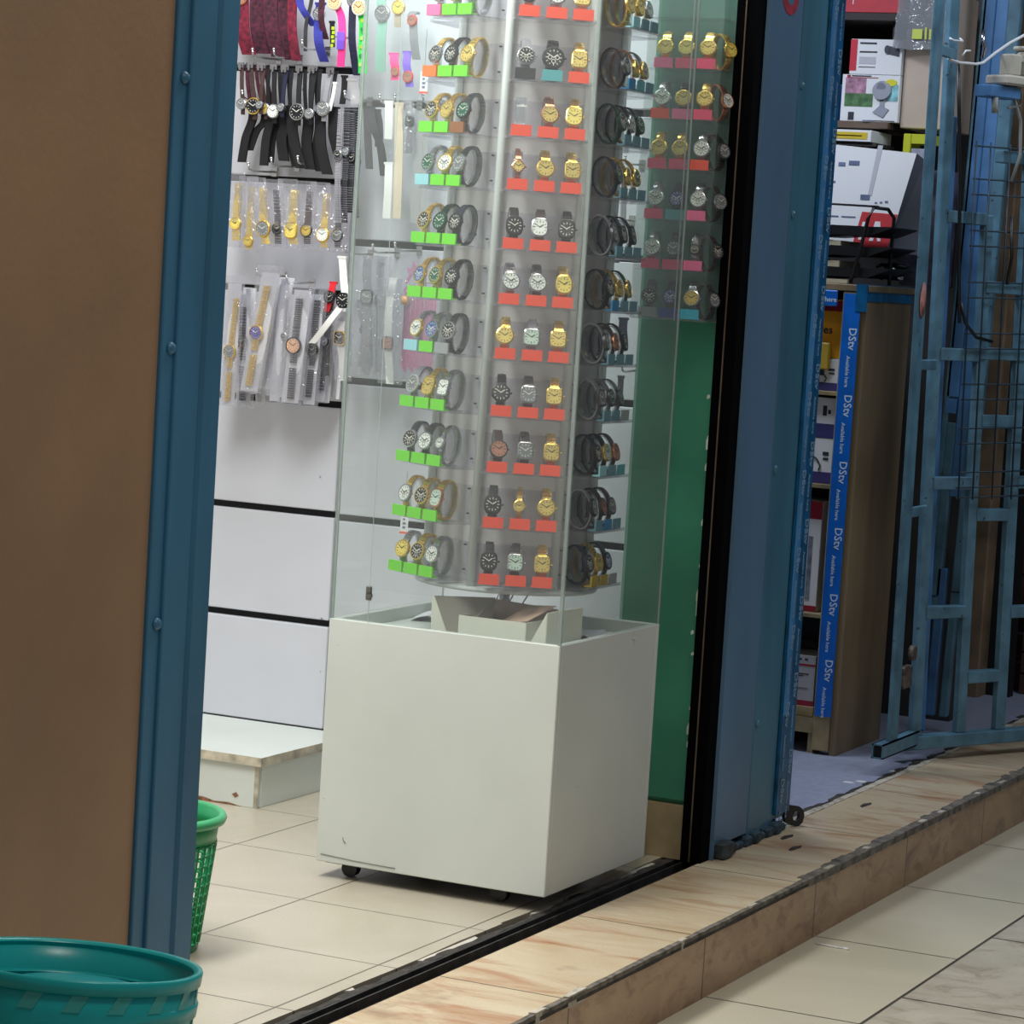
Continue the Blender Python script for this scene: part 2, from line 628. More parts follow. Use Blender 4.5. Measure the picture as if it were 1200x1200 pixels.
def slats(x0, x1, z0, pz, name, label):
    mb = MB()
    z = z0
    while z > -0.2:
        z -= pz
    lo = z
    while lo < 2.95:
        a = max(0.0, lo + 0.009)
        b = min(2.94, lo + pz - 0.009)
        if b > 0.02:
            mb.box((x0, 6.612, a), (x1, 6.632, b), 0, 0.0025)
        lo += pz
    return struct(name, mb, M_slat, label)


slats(-5.5, -3.615, 0.703, 0.29, 'wall_back', 'white slatwall boards with black grooves, left panel')
slats(-3.607, -2.66, 0.698, 0.361, 'wall_back', 'white slatwall boards with black grooves, right panel')
# green pier and side wall
M_green = mat('green_wall_paint', (60, 132, 106), 0.33, var=0.10, vscale=4, bump=0.25, bscale=25, spots=((190, 205, 190), 46, 0.80))
mb = MB().box((-2.66, 6.305, 0.13), (-2.445, 6.76, 2.95), 0, 0.012)
struct('wall_right', mb, M_green, 'green painted pier between the shops')
mb = MB().box((-2.66, 6.298, 0.0), (-2.443, 6.76, 0.13))
struct('baseboard_right', mb, mat('beige_skirting_tile', (160, 142, 108), 0.4, var=0.15, vscale=9, spots=((90, 76, 54), 16, 0.68)), 'beige tile skirting at the foot of the green pier')
mb = MB().box((-2.452, 6.290, 0.0), (-2.40, 6.345, 2.95)).box((-2.47, 6.345, 0), (-2.42, 6.86, 2.95))
struct('trim_12', mb, flat_black, 'black shutter guide beside the green pier')
mb = MB().box((-2.430, 6.287, 0.0), (-2.427, 6.2905, 2.95))
struct('trim_13', mb, mat('brown_guide_lip', (92, 78, 66), 0.5, var=0.2), 'thin brown lip of the shutter guide')

# chipped paint down the edge of the green pier
b = MB()
rc = random.Random(5)
for z_, h_ in ((.98, .035), (.93, .02), (.80, .018), (.70, .012), (.62, .03), (.585, .05), (.54, .012), (.49, .01), (.36, .012), (.30, .03), (.27, .02), (1.10, .012)):
    x_ = -2.462 + rc.uniform(-.006, .004)
    b.prism([(x_, z_), (x_ + .006, z_ + .003), (x_ + .007, z_ + h_ * .7), (x_ + .003, z_ + h_), (x_ - .001, z_ + h_ * .6)], 6.3035, 6.3055, 0, 'y')
ch = part('paint_chips', b, mat('bare_plaster', (206, 214, 200), 0.8, var=0.1), bpy.data.objects['wall_right'], label='white chips in the green paint')

# left door post: folded blue steel
lp = struct('trim_14', MB().box((-2.47, 3.85, -0.02), (-2.430, 3.885, 2.95), 0, 0.002).box((-2.47, 3.885, -0.02), (-2.424, 3.958, 2.95), 0, 0.002)
            .box((-2.47, 3.960, -0.02), (-2.420, 4.022, 2.95), 0, 0.006), M_post, 'blue painted steel door post beside the brown wall')
for z in (0.78, 1.22, 1.645):
    b = MB()
    b.M = Matrix.Translation((-2.430, 3.874, z)) @ Matrix.Rotation(PI / 2, 4, 'Y')
    b.lathe([(0.011, 0), (0.0105, 0.003), (0.006, 0.008), (0.001, 0.0095)], 14)
    part('bolt', b, M_post, lp)
# right door pier in blue steel
rp = struct('trim_15', MB().box((-2.42, 6.345, 0.0), (-2.39, 6.352, 2.95)).box((-2.42, 6.352, 0.03), (-2.392, 6.572, 2.95), 0, 0.003), M_blue2, 'blue painted steel cladding of the pier between the shops')
b = MB().box((-2.42, 6.58, 0.02), (-2.394, 6.62, 2.95), 0, 0.004).box((-2.42, 6.62, 0.02), (-2.398, 6.77, 2.95), 0, 0.003).box((-2.43, 6.76, 0.03), (-2.40, 6.865, 2.95), 0, 0.004)
part('channel', b, M_blue, rp)
for z in (0.30, 0.93, 1.55, 1.86):
    b = MB()
    b.M = Matrix.Translation((-2.394, 6.60, z)) @ Matrix.Rotation(PI / 2, 4, 'Y')
    b.lathe([(0.010, 0), (0.0095, 0.003), (0.005, 0.007), (0.001, 0.008)], 12)
    part('bolt', b, M_blue, rp)
part('foot_block', MB().box((-2.40, 6.36, 0.0), (-2.365, 6.42, 0.042), 0, 0.006).box((-2.41, 6.42, 0.0), (-2.375, 6.47, 0.03), 0, 0.006), mat('grimy_steel', (52, 62, 66), 0.6, 0.2, var=0.4, vscale=40, bump=0.6), rp)
b = MB()
for i in range(7):
    y = 6.5 + 0.05 * i
    b.box((-2.412, y, 0.0), (-2.385 + 0.004 * (i % 3), y + 0.046, 0.018 + 0.006 * ((i * 7) % 3)), 0, 0.005)
part('rust_flakes', b, mat('flaked_blue_paint', (40, 62, 74), 0.7, var=0.5, vscale=50, bump=0.8), rp)
# red painted ring mark on the pier face
b = MB()
b.M = Matrix.Translation((-2.3915, 6.475, 2.07)) @ Matrix.Rotation(PI / 2, 4, 'Y')
pr_ = []
n = 28
vs, fs = [], []
for i in range(n):
    a = 2 * PI * i / n
    for rr_ in (0.030 + 0.003 * math.sin(3 * a), 0.050 + 0.004 * math.sin(2 * a + 1)):
        for zz in (0, 0.001):
            vs.append((rr_ * math.cos(a), rr_ * math.sin(a) * 1.25, zz))
for i in range(n):
    j = (i + 1) % n
    A, B = i * 4, j * 4
    fs += [(A + 1, B + 1, B + 3, A + 3), (A, A + 2, B + 2, B), (A, B, B + 1, A + 1), (A + 2, A + 3, B + 3, B + 2)]
b._add(vs, fs)
part('paint_mark', b, mat('red_paint_mark', (168, 40, 60), 0.5, var=0.2, vscale=30), rp, label='red painted ring mark')

# neighbour shell
M_dim = mat('dim_shop_wall', (60, 58, 58), 0.7, var=0.2, vscale=2)
struct('wall_far', MB().box((-5.6, 8.98, -0.3), (-2.60, 9.08, 2.95)), M_dim)
struct('wall_far', MB().box((-2.79, 9.6, -0.2), (-2.685, 9.75, 2.95), 0, 0.006), mat('brown_stained_pillar', (120, 100, 78), 0.7, var=0.25, vscale=6, bump=0.4), 'brown stained pillar behind the folding gate')
struct('wall_far', MB().box((-3.6, 10.3, -0.3), (1.5, 10.4, 3.2)), mat('far_dark_wall', (44, 46, 56), 0.8, var=0.2))
struct('wall_far', MB().box((-2.685, 9.7, -0.3), (-2.60, 9.75, 2.95)), M_black)  # black strip painting the dark gap right of the pillar

# ================================================================ display cabinet
X0, X1, Y0, Y1, ZB, ZT = -3.034, -2.470, 5.553, 6.108, 0.036, 0.583
case = thing('display_cabinet', 'white laminate cabinet on casters carrying tall clear acrylic box of watches', 'display cabinet', (-2.752, 5.83, 0))


def cw(mb):  # world coordinates -> cabinet-local
    mb.M = Matrix.Translation((2.752, -5.83, 0))
    return mb


b = cw(MB())
t = 0.016
b.box((X0, Y0, ZB), (X1, Y0 + t, ZT), 0, 0.002).box((X0, Y1 - t, ZB), (X1, Y1, ZT), 0, 0.002)
b.box((X0, Y0 + t, ZB), (X0 + t, Y1 - t, ZT), 0, 0.002).box((X1 - t, Y0 + t, ZB), (X1, Y1 - t, ZT), 0, 0.002)
b.box((X0 + t, Y0 + t, ZT - 0.045), (X1 - t, Y1 - t, ZT - 0.03))
part('body', b, M_white, case)
part('underside', cw(MB()).box((X0 + t, Y0 + t, ZB - .004), (X1 - t, Y1 - t, ZB + 0.016)), mat('dark_shade_board', (40, 34, 28), .8), case)  # board coloured dark to deepen the shade under the cabinet
b = cw(MB())
b.tube([(X0 + .012, Y0 - .0006, .053), (X0 + .10, Y0 - .0006, .049), (X0 + .2, Y0 - .0006, .047)], 0.0011, 5)
b.tube([(X0 + .065, Y0 - .0004, .098), (X0 + .068, Y0 - .0004, .09), (X0 + .073, Y0 - .0004, .085)], 0.001, 5)
part('scratch', b, mat('scratch_grey', (132, 132, 124), 0.6), case, label='grey scratches low on the front')
for cx in (X0 + 0.062, X1 - 0.13):
    for cy in (Y0 + 0.055, Y1 - 0.12):
        b = cw(MB())
        b.cyl((cx, cy - 0.011, 0.019), (cx, cy + 0.011, 0.019), 0.019, 18)
        b.box((cx - 0.018, cy - 0.014, 0.024), (cx + 0.018, cy + 0.014, 0.033), 0, .003)
        part('caster', b, M_dark, case)
H_TOP = 2.42
g = 0.004
for nm, a, c in (('front', (X0, Y0, ZT), (X1, Y0 + g, H_TOP)), ('rear', (X0, Y1 - g, ZT), (X1, Y1, H_TOP)),
                 ('left', (X0, Y0 + g, ZT), (X0 + g, Y1 - g, H_TOP)), ('right', (X1 - g, Y0 + g, ZT), (X1, Y1 - g, H_TOP))):
    part('acrylic_panel', cw(MB()).box(a, c), M_acryl, case)
for (cx, cy, wx) in ((X0 + .004, Y0 + .004, .0040), (X1 - .004, Y0 + .004, .0040), (X1 - .003, Y1 - .003, .0018), (X0 + .003, Y1 - .003, .002)):
    part('corner_strip', cw(MB()).box((cx - wx, cy - wx, ZT), (cx + wx, cy + wx, H_TOP), 0, 0.001), M_acryl_edge, case)
hz = part('latch', cw(MB()).box((-2.944, Y0 - .006, .632), (-2.930, Y0, .664), 0, .002).box((-2.940, Y0 - .012, .640), (-2.926, Y0 - .006, .647)).box((-2.940, Y0 - .012, .652), (-2.928, Y0 - .006, .658)), mat('latch_metal', (128, 126, 118), 0.35, 0.8), case)
part('joint_strip', cw(MB()).box((-2.9375, Y0 - .001, ZT), (-2.9362, Y0 + .0, H_TOP)), M_acryl_edge, case)
# loose packing in the top of the cabinet
M_carton = mat('white_carton', (222, 222, 210), 0.55, var=0.02)
M_kraft = mat('brown_kraft', (172, 146, 128), 0.7, var=0.08)
cz = ZT - 0.03


def flatsheet(poly, th, axis_pts):
    pass


def panel3(pts, th):
    """thick quad / polygon from 3D points"""
    pts = [Vector(p) for p in pts]
    nrm = (pts[1] - pts[0]).cross(pts[2] - pts[0]).normalized() * th / 2
    n = len(pts)
    mb = MB()
    vs = [p + nrm for p in pts] + [p - nrm for p in pts]
    fs = [tuple(range(n)), tuple(reversed(range(n, 2 * n)))]
    for i in range(n):
        j = (i + 1) % n
        fs.append((i, n + i, n + j, j))
    mb._add([tuple(v) for v in vs], fs)
    return mb


ct = thing('paper_carton', 'open white paper carton with splayed flaps and brown lining in cabinet top', 'carton', (-2.68, 5.66, cz))


def cp(pts):
    return [(p[0] + 2.68, p[1] - 5.66, p[2] - cz) for p in pts]


part('front_wall', panel3(cp([(-2.737, 5.60, .553), (-2.575, 5.60, .553), (-2.575, 5.60, .617), (-2.737, 5.60, .617)]), .002), M_carton, ct)
part('side_wall', panel3(cp([(-2.575, 5.60, .553), (-2.575, 5.78, .553), (-2.575, 5.78, .617), (-2.575, 5.60, .617)]), .002), M_carton, ct)
part('side_wall', panel3(cp([(-2.737, 5.60, .553), (-2.737, 5.78, .553), (-2.737, 5.78, .612), (-2.737, 5.60, .617)]), .002), M_carton, ct)
part('flap', panel3(cp([(-2.745, 5.602, .558), (-2.758, 5.602, .553), (-2.802, 5.602, .653), (-2.705, 5.71, .650), (-2.70, 5.69, .58)]), .002), mat('grey_carton_side', (150, 146, 136), 0.6, var=0.03), ct)
part('flap', panel3(cp([(-2.804, 5.60, .553), (-2.755, 5.60, .553), (-2.80, 5.60, .652), (-2.806, 5.60, .652)]), .002), M_carton, ct)
part('flap', panel3(cp([(-2.568, 5.585, .553), (-2.520, 5.585, .553), (-2.520, 5.585, .646)]), .002), M_carton, ct)
part('flap', panel3(cp([(-2.5195, 5.585, .553), (-2.488, 5.70, .553), (-2.488, 5.70, .652), (-2.5195, 5.585, .646)]), .002), M_carton, ct)
part('lining', panel3(cp([(-2.735, 5.77, .553), (-2.577, 5.77, .553), (-2.577, 5.77, .632), (-2.735, 5.77, .640)]), .002), M_kraft, ct, label='brown inner cardboard')
part('lining', panel3(cp([(-2.66, 5.615, .600), (-2.58, 5.615, .618), (-2.552, 5.70, .648), (-2.625, 5.72, .640)]), .002), M_kraft, ct, label='brown inner cardboard flap')
part('lining', panel3(cp([(-2.733, 5.62, .590), (-2.60, 5.62, .590), (-2.60, 5.76, .597), (-2.733, 5.76, .597)]), .002), mat('maroon_lining', (120, 84, 90), 0.6), ct)
for (px_, py_, L, a_, lab) in ((-2.93, 5.95, .17, .3, 'loose white paper sheet lying at the back left of the cabinet top'), (-2.55, 5.93, .14, -.35, 'loose white paper sheet lying at the back right of the cabinet top')):
    b = MB()
    n = 9
    vs, fs = [], []
    for i in range(n):
        for j in range(2):
            for k in (0, 1):
                vs.append((L * (i / (n - 1) - .5), .12 * (j - .5), .002 + .014 * math.sin(i * .9) ** 2 + .0012 * k))
    for i in range(n - 1):
        a, c = i * 4, (i + 1) * 4
        fs += [(a + 1, c + 1, c + 3, a + 3), (a, a + 2, c + 2, c), (a, c, c + 1, a + 1), (a + 2, a + 3, c + 3, c + 2)]
    fs += [(0, 1, 3, 2), tuple((n - 1) * 4 + q for q in (0, 2, 3, 1))]
    b._add(vs, fs)
    tag(part('paper_sheet', b, M_whitep, None, (px_, py_, cz), (0, 0, a_)), lab, 'paper')

# ================================================================ watches
MET = {
    'gold': mat('gold_metal', (240, 204, 112), 0.24, 0.85), 'bright': mat('bright_gold_metal', (248, 218, 110), 0.3, 0.55),
    'silver': mat('silver_metal', (188, 190, 194), 0.22, 0.9),
    'black': mat('black_metal', (26, 27, 31), 0.34, 0.4),
    'rose': mat('rose_gold_metal', (214, 150, 120), 0.25, 0.9),
    'gunmetal': mat('gunmetal', (98, 98, 104), 0.3, 0.85),
    'brown': mat('brown_leather', (62, 42, 40), 0.55, var=0.15, vscale=60),
    'navy': mat('navy_strap', (24, 29, 56), 0.5),
    'grey': mat('grey_strap', (138, 136, 142), 0.5, var=0.08),
    'white': mat('white_strap', (222, 220, 218), 0.45),
    'green': mat('dark_green_metal', (22, 66, 50), 0.3, 0.5),
    'blackrub': mat('black_leather', (11, 11, 15), 0.6, var=0.2, vscale=60),
    'maroon': mat('maroon_velvet', (100, 18, 42), 0.85, var=0.35, vscale=70),
    'wine': mat('dark_wine_velvet', (58, 20, 36), 0.85, var=0.5, vscale=90),
    'blue': mat('royal_blue_strap', (40, 44, 130), 0.6, var=0.2),
    'pink': mat('hot_pink_strap', (238, 60, 140), 0.45, var=0.06),
    'purple': mat('purple_strap', (120, 84, 205), 0.45, var=0.1),
    'lime': mat('green_strap', (58, 200, 82), 0.45, var=0.12, vscale=50),
    'teal': mat('teal_faded_strap', (128, 176, 160), 0.5, var=0.1),
    'red': mat('red_strap', (214, 34, 48), 0.45),
    'beige': mat('beige_strap', (206, 190, 168), 0.5, var=0.08),
    'clearm': mat('pale_metal', (205, 205, 208), 0.3, 0.6),
}
DIAL = {
    'champagne': mat('champagne_dial', (216, 190, 106), 0.35, 0.35),
    'white': mat('white_dial', (226, 228, 222), 0.35),
    'black': mat('black_dial', (22, 24, 30), 0.3),
    'green': mat('green_dial', (30, 92, 72), 0.3, 0.2),
    'blue': mat('blue_dial', (52, 84, 150), 0.3, 0.2),
    'grey': mat('grey_dial', (122, 126, 130), 0.35, 0.3),
    'rosed': mat('rose_dial', (190, 134, 112), 0.35, 0.3),
    'pale': mat('pale_green_dial', (184, 204, 190), 0.35),
    'peach': mat('peach_dial', (236, 184, 140), 0.4),
    'violet': mat('violet_dial', (60, 54, 150), 0.3),
    'lemon': mat('lemon_dial', (228, 206, 104), 0.4),
}
M_mkd = mat('dark_dial_mark', (30, 28, 26), 0.4)
M_mkl = mat('light_dial_mark', (225, 222, 210), 0.35)


def outline(shape, r, n=32):
    p = {'round': 2.0, 'square': 5.0, 'tonneau': 3.0, 'octagon': 2.0, 'small': 2.0, 'big': 2.0, 'diamond': 1.35}[shape]
    if shape == 'octagon':
        n = 8
    out = []
    for i in range(n):
        a = 2 * PI * (i + (0.5 if shape == 'octagon' else 0)) / n
        c, s = math.cos(a), math.sin(a)
        k = (abs(c) ** p + abs(s) ** p) ** (-1 / p)
        fx, fy = {'square': (0.90, 0.98), 'tonneau': (0.92, 1.06)}.get(shape, (1, 1))
        out.append((r * k * c * fx, r * k * s * fy))
    return out


def rings(mb, shape, prof, m=0):
    """stack scaled outlines: prof = [(radius, z)]; closes both ends"""
    ps = [(outline(shape, r), z) for r, z in prof]
    n = len(ps[0][0])
    vs = []
    for o_, z in ps:
        vs += [(x, y, z) for x, y in o_]
    fs = []
    for k in range(len(ps) - 1):
        for i in range(n):
            j = (i + 1) % n
            fs.append((k * n + i, k * n + j, (k + 1) * n + j, (k + 1) * n + i))
    mb._add(vs, fs, m, shape not in ('octagon',) and False)
    mb._add([(x, y, ps[0][1]) for x, y in ps[0][0]], [tuple(reversed(range(n)))], m)
    mb._add([(x, y, ps[-1][1]) for x, y in ps[-1][0]], [tuple(range(n))], m)
    return mb


RAD = {'round': .0205, 'square': .0200, 'tonneau': .0205, 'octagon': .0215, 'small': .0135, 'big': .0245, 'diamond': .0155}


def head_meshes(shape, chrono, M):
    """case, dial, hands, crown meshes, face along +z before M"""
    r = RAD[shape]
    c = MB().at(M)
    rings(c, shape, [(r * .86, -.005), (r, -.003), (r, .001), (r * .96, .0032), (r * .84, .0040), (r * .82, .0026)])
    d = MB().at(M)
    rings(d, shape, [(r * .815, .0010), (r * .815, .0029)])
    hh = MB().at(M)
    z = .0030
    for i in range(12):
        a = 2 * PI * i / 12
        rr0 = r * .66
        old = hh.M
        hh.M = M @ Matrix.Rotation(a, 4, 'Z')
        hh.box((-.0007, rr0 - .0018 - (.0016 if i % 3 == 0 else 0), z), (.0007, rr0 + .0014, z + .0004))
        hh.M = old
    if chrono:
        for (ax_, ay_) in ((-.32, .0), (.32, .0), (0, -.34)):
            old = hh.M
            hh.M = M @ Matrix.Translation((ax_ * r, ay_ * r, z))
            ro, ri = r * .2, r * .15
            n = 14
            vs, fs = [], []
            for i in range(n):
                a = 2 * PI * i / n
                for q in (ro, ri):
                    for zz in (0, .0004):
                        vs.append((q * math.cos(a), q * math.sin(a), zz))
            for i in range(n):
                j = (i + 1) % n
                A, B = i * 4, j * 4
                fs += [(A + 1, B + 1, B + 3, A + 3), (A, A + 2, B + 2, B), (A, B, B + 1, A + 1), (A + 2, A + 3, B + 3, B + 2)]
            hh._add(vs, fs)
            hh.M = old
    for a, L, ww in ((R(-52), .46, .0009), (R(58), .60, .0007)):
        old = hh.M
        hh.M = M @ Matrix.Rotation(a, 4, 'Z')
        hh.box((-ww, -.001, z + .0004), (ww, r * L, z + .0009))
        hh.M = old
    k = MB().at(M)
    k.cyl((r * .95, 0, -.001), (r * 1.14, 0, -.001), .0022, 8)
    return c, d, hh, k


def loop_point(a, ry=.0265, rz=.0435):
    """closed strap loop in the y-z plane; a=0 front centre, going up"""
    lean = R(-9)
    y = -ry * math.cos(a)
    z = rz * math.sin(a)
    yy = y * math.cos(lean) - z * math.sin(lean)
    zz = y * math.sin(lean) + z * math.cos(lean)
    return yy, zz + .0455


def loop_strap(kind, w0):
    mb = MB()
    if kind == 'metal':
        n = 30
        for i in range(n):
            a0 = 2 * PI * i / n
            if i in (0, 29, 1, 28):
                pass
            a1 = 2 * PI * (i + .86) / n
            back = 1 - .22 * (math.sin(a0 / 2) ** 2)
            w_ = w0 * back
            p0, p1 = loop_point(a0), loop_point(a1)
            P0, P1 = Vector((0, *p0)), Vector((0, *p1))
            t = (P1 - P0).normalized()
            nn = Vector((1, 0, 0)).cross(t).normalized() * .0017
            for xa, xb, e in ((-w_ / 2, -w_ / 6 - .0003, 1), (-w_ / 6, w_ / 6, 1.3), (w_ / 6 + .0003, w_ / 2, 1)):
                vs = []
                for P in (P0, P1):
                    for x_, sgn in ((xa, -1), (xb, -1), (xb, 1), (xa, 1)):
                        q = P + nn * sgn * e
                        vs.append((x_, q.y, q.z))
                mb._add(vs, [(3, 2, 1, 0), (4, 5, 6, 7), (0, 1, 5, 4), (1, 2, 6, 5), (2, 3, 7, 6), (3, 0, 4, 7)])
        # clasp bar inside
        y_, z_ = loop_point(PI)
        mb.box((-w0 * .4, y_ - .003, z_ - .012), (w0 * .4, y_ + .0005, z_ + .012))
    else:
        n = 40
        pts, ws = [], []
        for i in range(n + 1):
            a = 2 * PI * i / n
            y_, z_ = loop_point(a)
            pts.append((0, y_, z_))
            ws.append(w0 * (1 - .22 * (math.sin(a / 2) ** 2)))
        mb.ribbon(pts, ws, .0034, (1, 0, 0))
        y_, z_ = loop_point(R(200))
        mb.box((-w0 * .45, y_ - .003, z_ - .003), (w0 * .45, y_ + .004, z_ + .003))
    return mb


MESH_CACHE = {}


def cached(key, fn):
    if key not in MESH_CACHE:
        mb = fn()
        me = mb.mesh(key[0])
        fix_normals(me)
        MESH_CACHE[key] = me
    return MESH_CACHE[key]


def with_mat(me, m):
    """a part mesh in its material: shared between watches that look alike"""
    k = ('mm', me.name, m.name)
    if k not in MESH_CACHE:
        c = me.copy()
        c.materials.clear()
        c.materials.append(m)
        MESH_CACHE[k] = c
    return MESH_CACHE[k]


def put(name, me, parent):
    o = bpy.data.objects.new(name, me)
    COL.objects.link(o)
    o.parent = parent
    return o


HEADM = None


def head_matrix():
    y_, z_ = loop_point(R(2))
    return Matrix.Translation((0, y_ - .0045, z_)) @ Matrix.Rotation(R(90 - 14), 4, 'X')


def make_watch(spec, label, group, loc, rz, rx_=0.0, parent_scale=1.0):
    """spec: shape, case metal, dial, strap kind, strap colour"""
    shape, cm, dc, sk, scol = spec
    t = thing('wristwatch', label, 'watch', loc, (rx_, 0, rz), group)
    if parent_scale != 1.0:
        t.scale = (parent_scale,) * 3
    chrono = dc in ('black', 'white', 'blue') and shape in ('round', 'big')
    Mh = head_matrix()
    keys = ('case', 'dial', 'hands', 'crown')
    if (shape, chrono, 'h') not in MESH_CACHE:
        hm = head_meshes(shape, chrono, Mh)
        MESH_CACHE[(shape, chrono, 'h')] = True
        for k, mb in zip(keys, hm):
            cached((k, shape, chrono), lambda mb=mb: mb)
    w0 = {'small': .011, 'diamond': .012, 'big': .024}.get(shape, .0195)
    sm = cached(('strap', sk, w0), lambda: loop_strap(sk, w0))
    put('strap', with_mat(sm, MET[scol]), t)
    put('case', with_mat(MESH_CACHE[('case', shape, chrono)], MET[cm]), t)
    put('dial', with_mat(MESH_CACHE[('dial', shape, chrono)], DIAL[dc]), t)
    put('hands', with_mat(MESH_CACHE[('hands', shape, chrono)], M_mkl if dc in ('black', 'green', 'blue', 'grey') else M_mkd), t)
    put('crown', with_mat(MESH_CACHE[('crown', shape, chrono)], MET[cm]), t)
    return t


TAG = {
    'red': mat('red_orange_tag', (246, 84, 58), 0.35), 'green': mat('lime_green_tag', (112, 214, 44), 0.35),
    'orange': mat('orange_tag', (250, 118, 52), 0.35), 'pink': mat('pink_tag', (240, 112, 160), 0.35),
    'brown': mat('brown_tag', (142, 88, 48), 0.4), 'pale blue': mat('pale_blue_tag', (150, 206, 216), 0.35),
    'grey': mat('grey_tag', (150, 154, 156), 0.4), 'black': mat('black_tag', (44, 44, 48), 0.4),
    'teal': mat('teal_tag', (84, 164, 172), 0.35), 'blue': mat('bright_blue_tag', (34, 128, 182), 0.35),
    'slate': mat('slate_blue_tag', (98, 142, 158), 0.35), 'mustard': mat('mustard_tag', (178, 148, 44), 0.4),
    'rose': mat('rose_tag', (238, 84, 124), 0.35), 'cyan': mat('cyan_tag', (50, 176, 204), 0.35), 'navy': mat('navy_tag', (44, 60, 150), 0.4),
}


def stand_meshes():
    t = MB()
    t.prism([(-.022, .001), (.022, .001), (.022, .0245), (-.022, .0245)], -.0475, -.0435, 0, 'y')
    t.box((-.0225, -.0435, .001), (.0225, -.030, .004))
    c = MB()
    pts = []
    for i in range(22):
        a = R(-62) + R(300) * i / 21
        y_, z_ = loop_point(a, .0225, .039)
        pts.append((0, y_, z_))
    c.ribbon(pts, .022, .0015, (1, 0, 0))
    c.box((-.011, -.032, 0), (.011, .02, .002))
    return t, c


_t, _c = stand_meshes()
cached(('tag', 'x'), lambda: _t)
cached(('cradle', 'x'), lambda: _c)
M_cradle = clear('clear_cradle', tint=(236, 238, 240), haze=0.10, refl=0.9)


def make_stand(col, label, group, loc, rz, cradle=True, rx_=0.0, parent_scale=1.0):
    t = thing('watch_stand', label, 'watch stand', loc, (rx_, 0, rz), group)
    if parent_scale != 1.0:
        t.scale = (parent_scale,) * 3
    put('price_tag', with_mat(MESH_CACHE[('tag', 'x')], TAG[col]), t)
    put('cradle', with_mat(MESH_CACHE[('cradle', 'x')], M_cradle), t)
    return t


# ---- the carousel
AX, AY = -2.741, 5.833
PHI = R(30)
TZ = [0.690, 0.814, 0.935, 1.057, 1.181, 1.299, 1.418, 1.545, 1.660, 1.781, 1.914, 2.040]
RHEX = .187
APO = RHEX * math.cos(R(30))
vright = Vector((.906, .423, 0))
LEAN = R(0.6)
car = thing('watch_carousel', 'tall six-sided frosted plastic carousel turning inside the clear box, shelves full of watches', 'display carousel', (AX, AY, cz))
car.rotation_euler = (Matrix.Rotation(LEAN, 4, Vector((-.423, .906, 0))) @ Matrix.Rotation(PHI, 4, 'Z')).to_euler()
bpy.context.view_layer.update()
CARM = Matrix.Translation((AX, AY, cz)) @ car.rotation_euler.to_matrix().to_4x4()
z_lo, z_hi = 0.672 - cz, 2.36 - cz


def hexpt(k, r):
    a = R(-120) + R(60) * k
    return (r * math.cos(a), r * math.sin(a))


for k in range(6):
    p, q = Vector((*hexpt(k, RHEX - .012), 0)), Vector((*hexpt(k + 1, RHEX - .012), 0))
    d = (q - p).normalized()
    nrm = Vector((d.y, -d.x, 0))
    b = MB()
    pts = [p, q, q - nrm * .003, p - nrm * .003]
    b.prism([(v.x, v.y) for v in pts], z_lo, z_hi)
    part('core_panel', b, M_frost, car)
    b = MB()
    c = hexpt(k, RHEX - .004)
    b.cyl((c[0], c[1], z_lo), (c[0], c[1], z_hi), .0095, 10)
    part('pillar', b, M_frost_edge, car)
b = MB()
b.lathe([(.02, -.005), (.205, -.005), (.208, 0), (.205, .004), (.02, .004)], 48, 0, (0, 0, z_lo))
part('base_plate', b, M_frost_edge, car)
b = MB()
b.lathe([(.02, -.005), (.200, -.005), (.200, .004), (.02, .004)], 48, 0, (0, 0, z_hi))
part('top_plate', b, M_frost_edge, car)
b = MB()
b.cyl((0, 0, 0), (0, 0, z_lo), .012, 14).cyl((0, 0, 0), (0, 0, .012), .06, 24)
part('pivot', b, M_steel, car)
b = MB()
for i in range(3):
    b.tube([(.03 * i - .02, -.12 - .02 * i, z_lo - .004), (.03 * i - .03, -.13, z_lo - .03), (.03 * i - .01, -.15, z_lo - .045), (.03 * i, -.13, z_lo - .07)], .002, 6)
part('cord', b, mat('grey_cord', (150, 150, 150), 0.5), car)
# shelves with side webs, three visible sides and three behind
for k in range(6):
    a = R(60) * k        # side 0 faces the viewer (local -y), 1 to the right, 5 to the left
    for ti, tz in enumerate(TZ):
        zz = tz - cz
        b = MB()
        b.M = Matrix.Rotation(a, 4, 'Z')
        o0 = APO - .008
        o1 = APO + .082
        b.box((-.088, -o1, zz - .003), (.088, -o0, zz))
        b.box((-.084, -o0 - .003, zz), (.084, -o0, zz + .082))
        b.box((-.088, -o1, zz - .003), (.088, -o1 + .002, zz + .004))
        if k in (0, 1, 5, 2):
            for sx in (-.082, .082):
                b.cyl((sx * .8, -o0 - .0035, zz + .012), (sx * .8, -o0 - .003, zz + .012), .0022, 6)
        part('shelf', b, M_shelf, car)
b = MB()
for k in (0, 1, 5):
    for tz in TZ:
        for sx in (-.062, .062):
            for dz in (.02, .075):
                b.M = Matrix.Rotation(R(60) * k, 4, 'Z')
                b.cyl((sx, -APO - .0, tz - cz + dz), (sx, -APO + .006, tz - cz + dz), .0022, 6)
sw = part('screw', b, M_screw, car)
sw['kind'] = 'stuff'

ORD = ['lowest', 'second lowest', 'third lowest', 'fourth lowest', 'fifth lowest', 'sixth lowest', 'fifth from top', 'fourth from top', 'third from top', 'second from top', 'topmost']
ORD = ['lowest', 'second', 'third', 'fourth', 'fifth', 'sixth', 'seventh', 'eighth', 'ninth', 'tenth', 'eleventh']


def shelfname(i):
    return 'lowest shelf' if i == 0 else ORD[i] + ' shelf up'


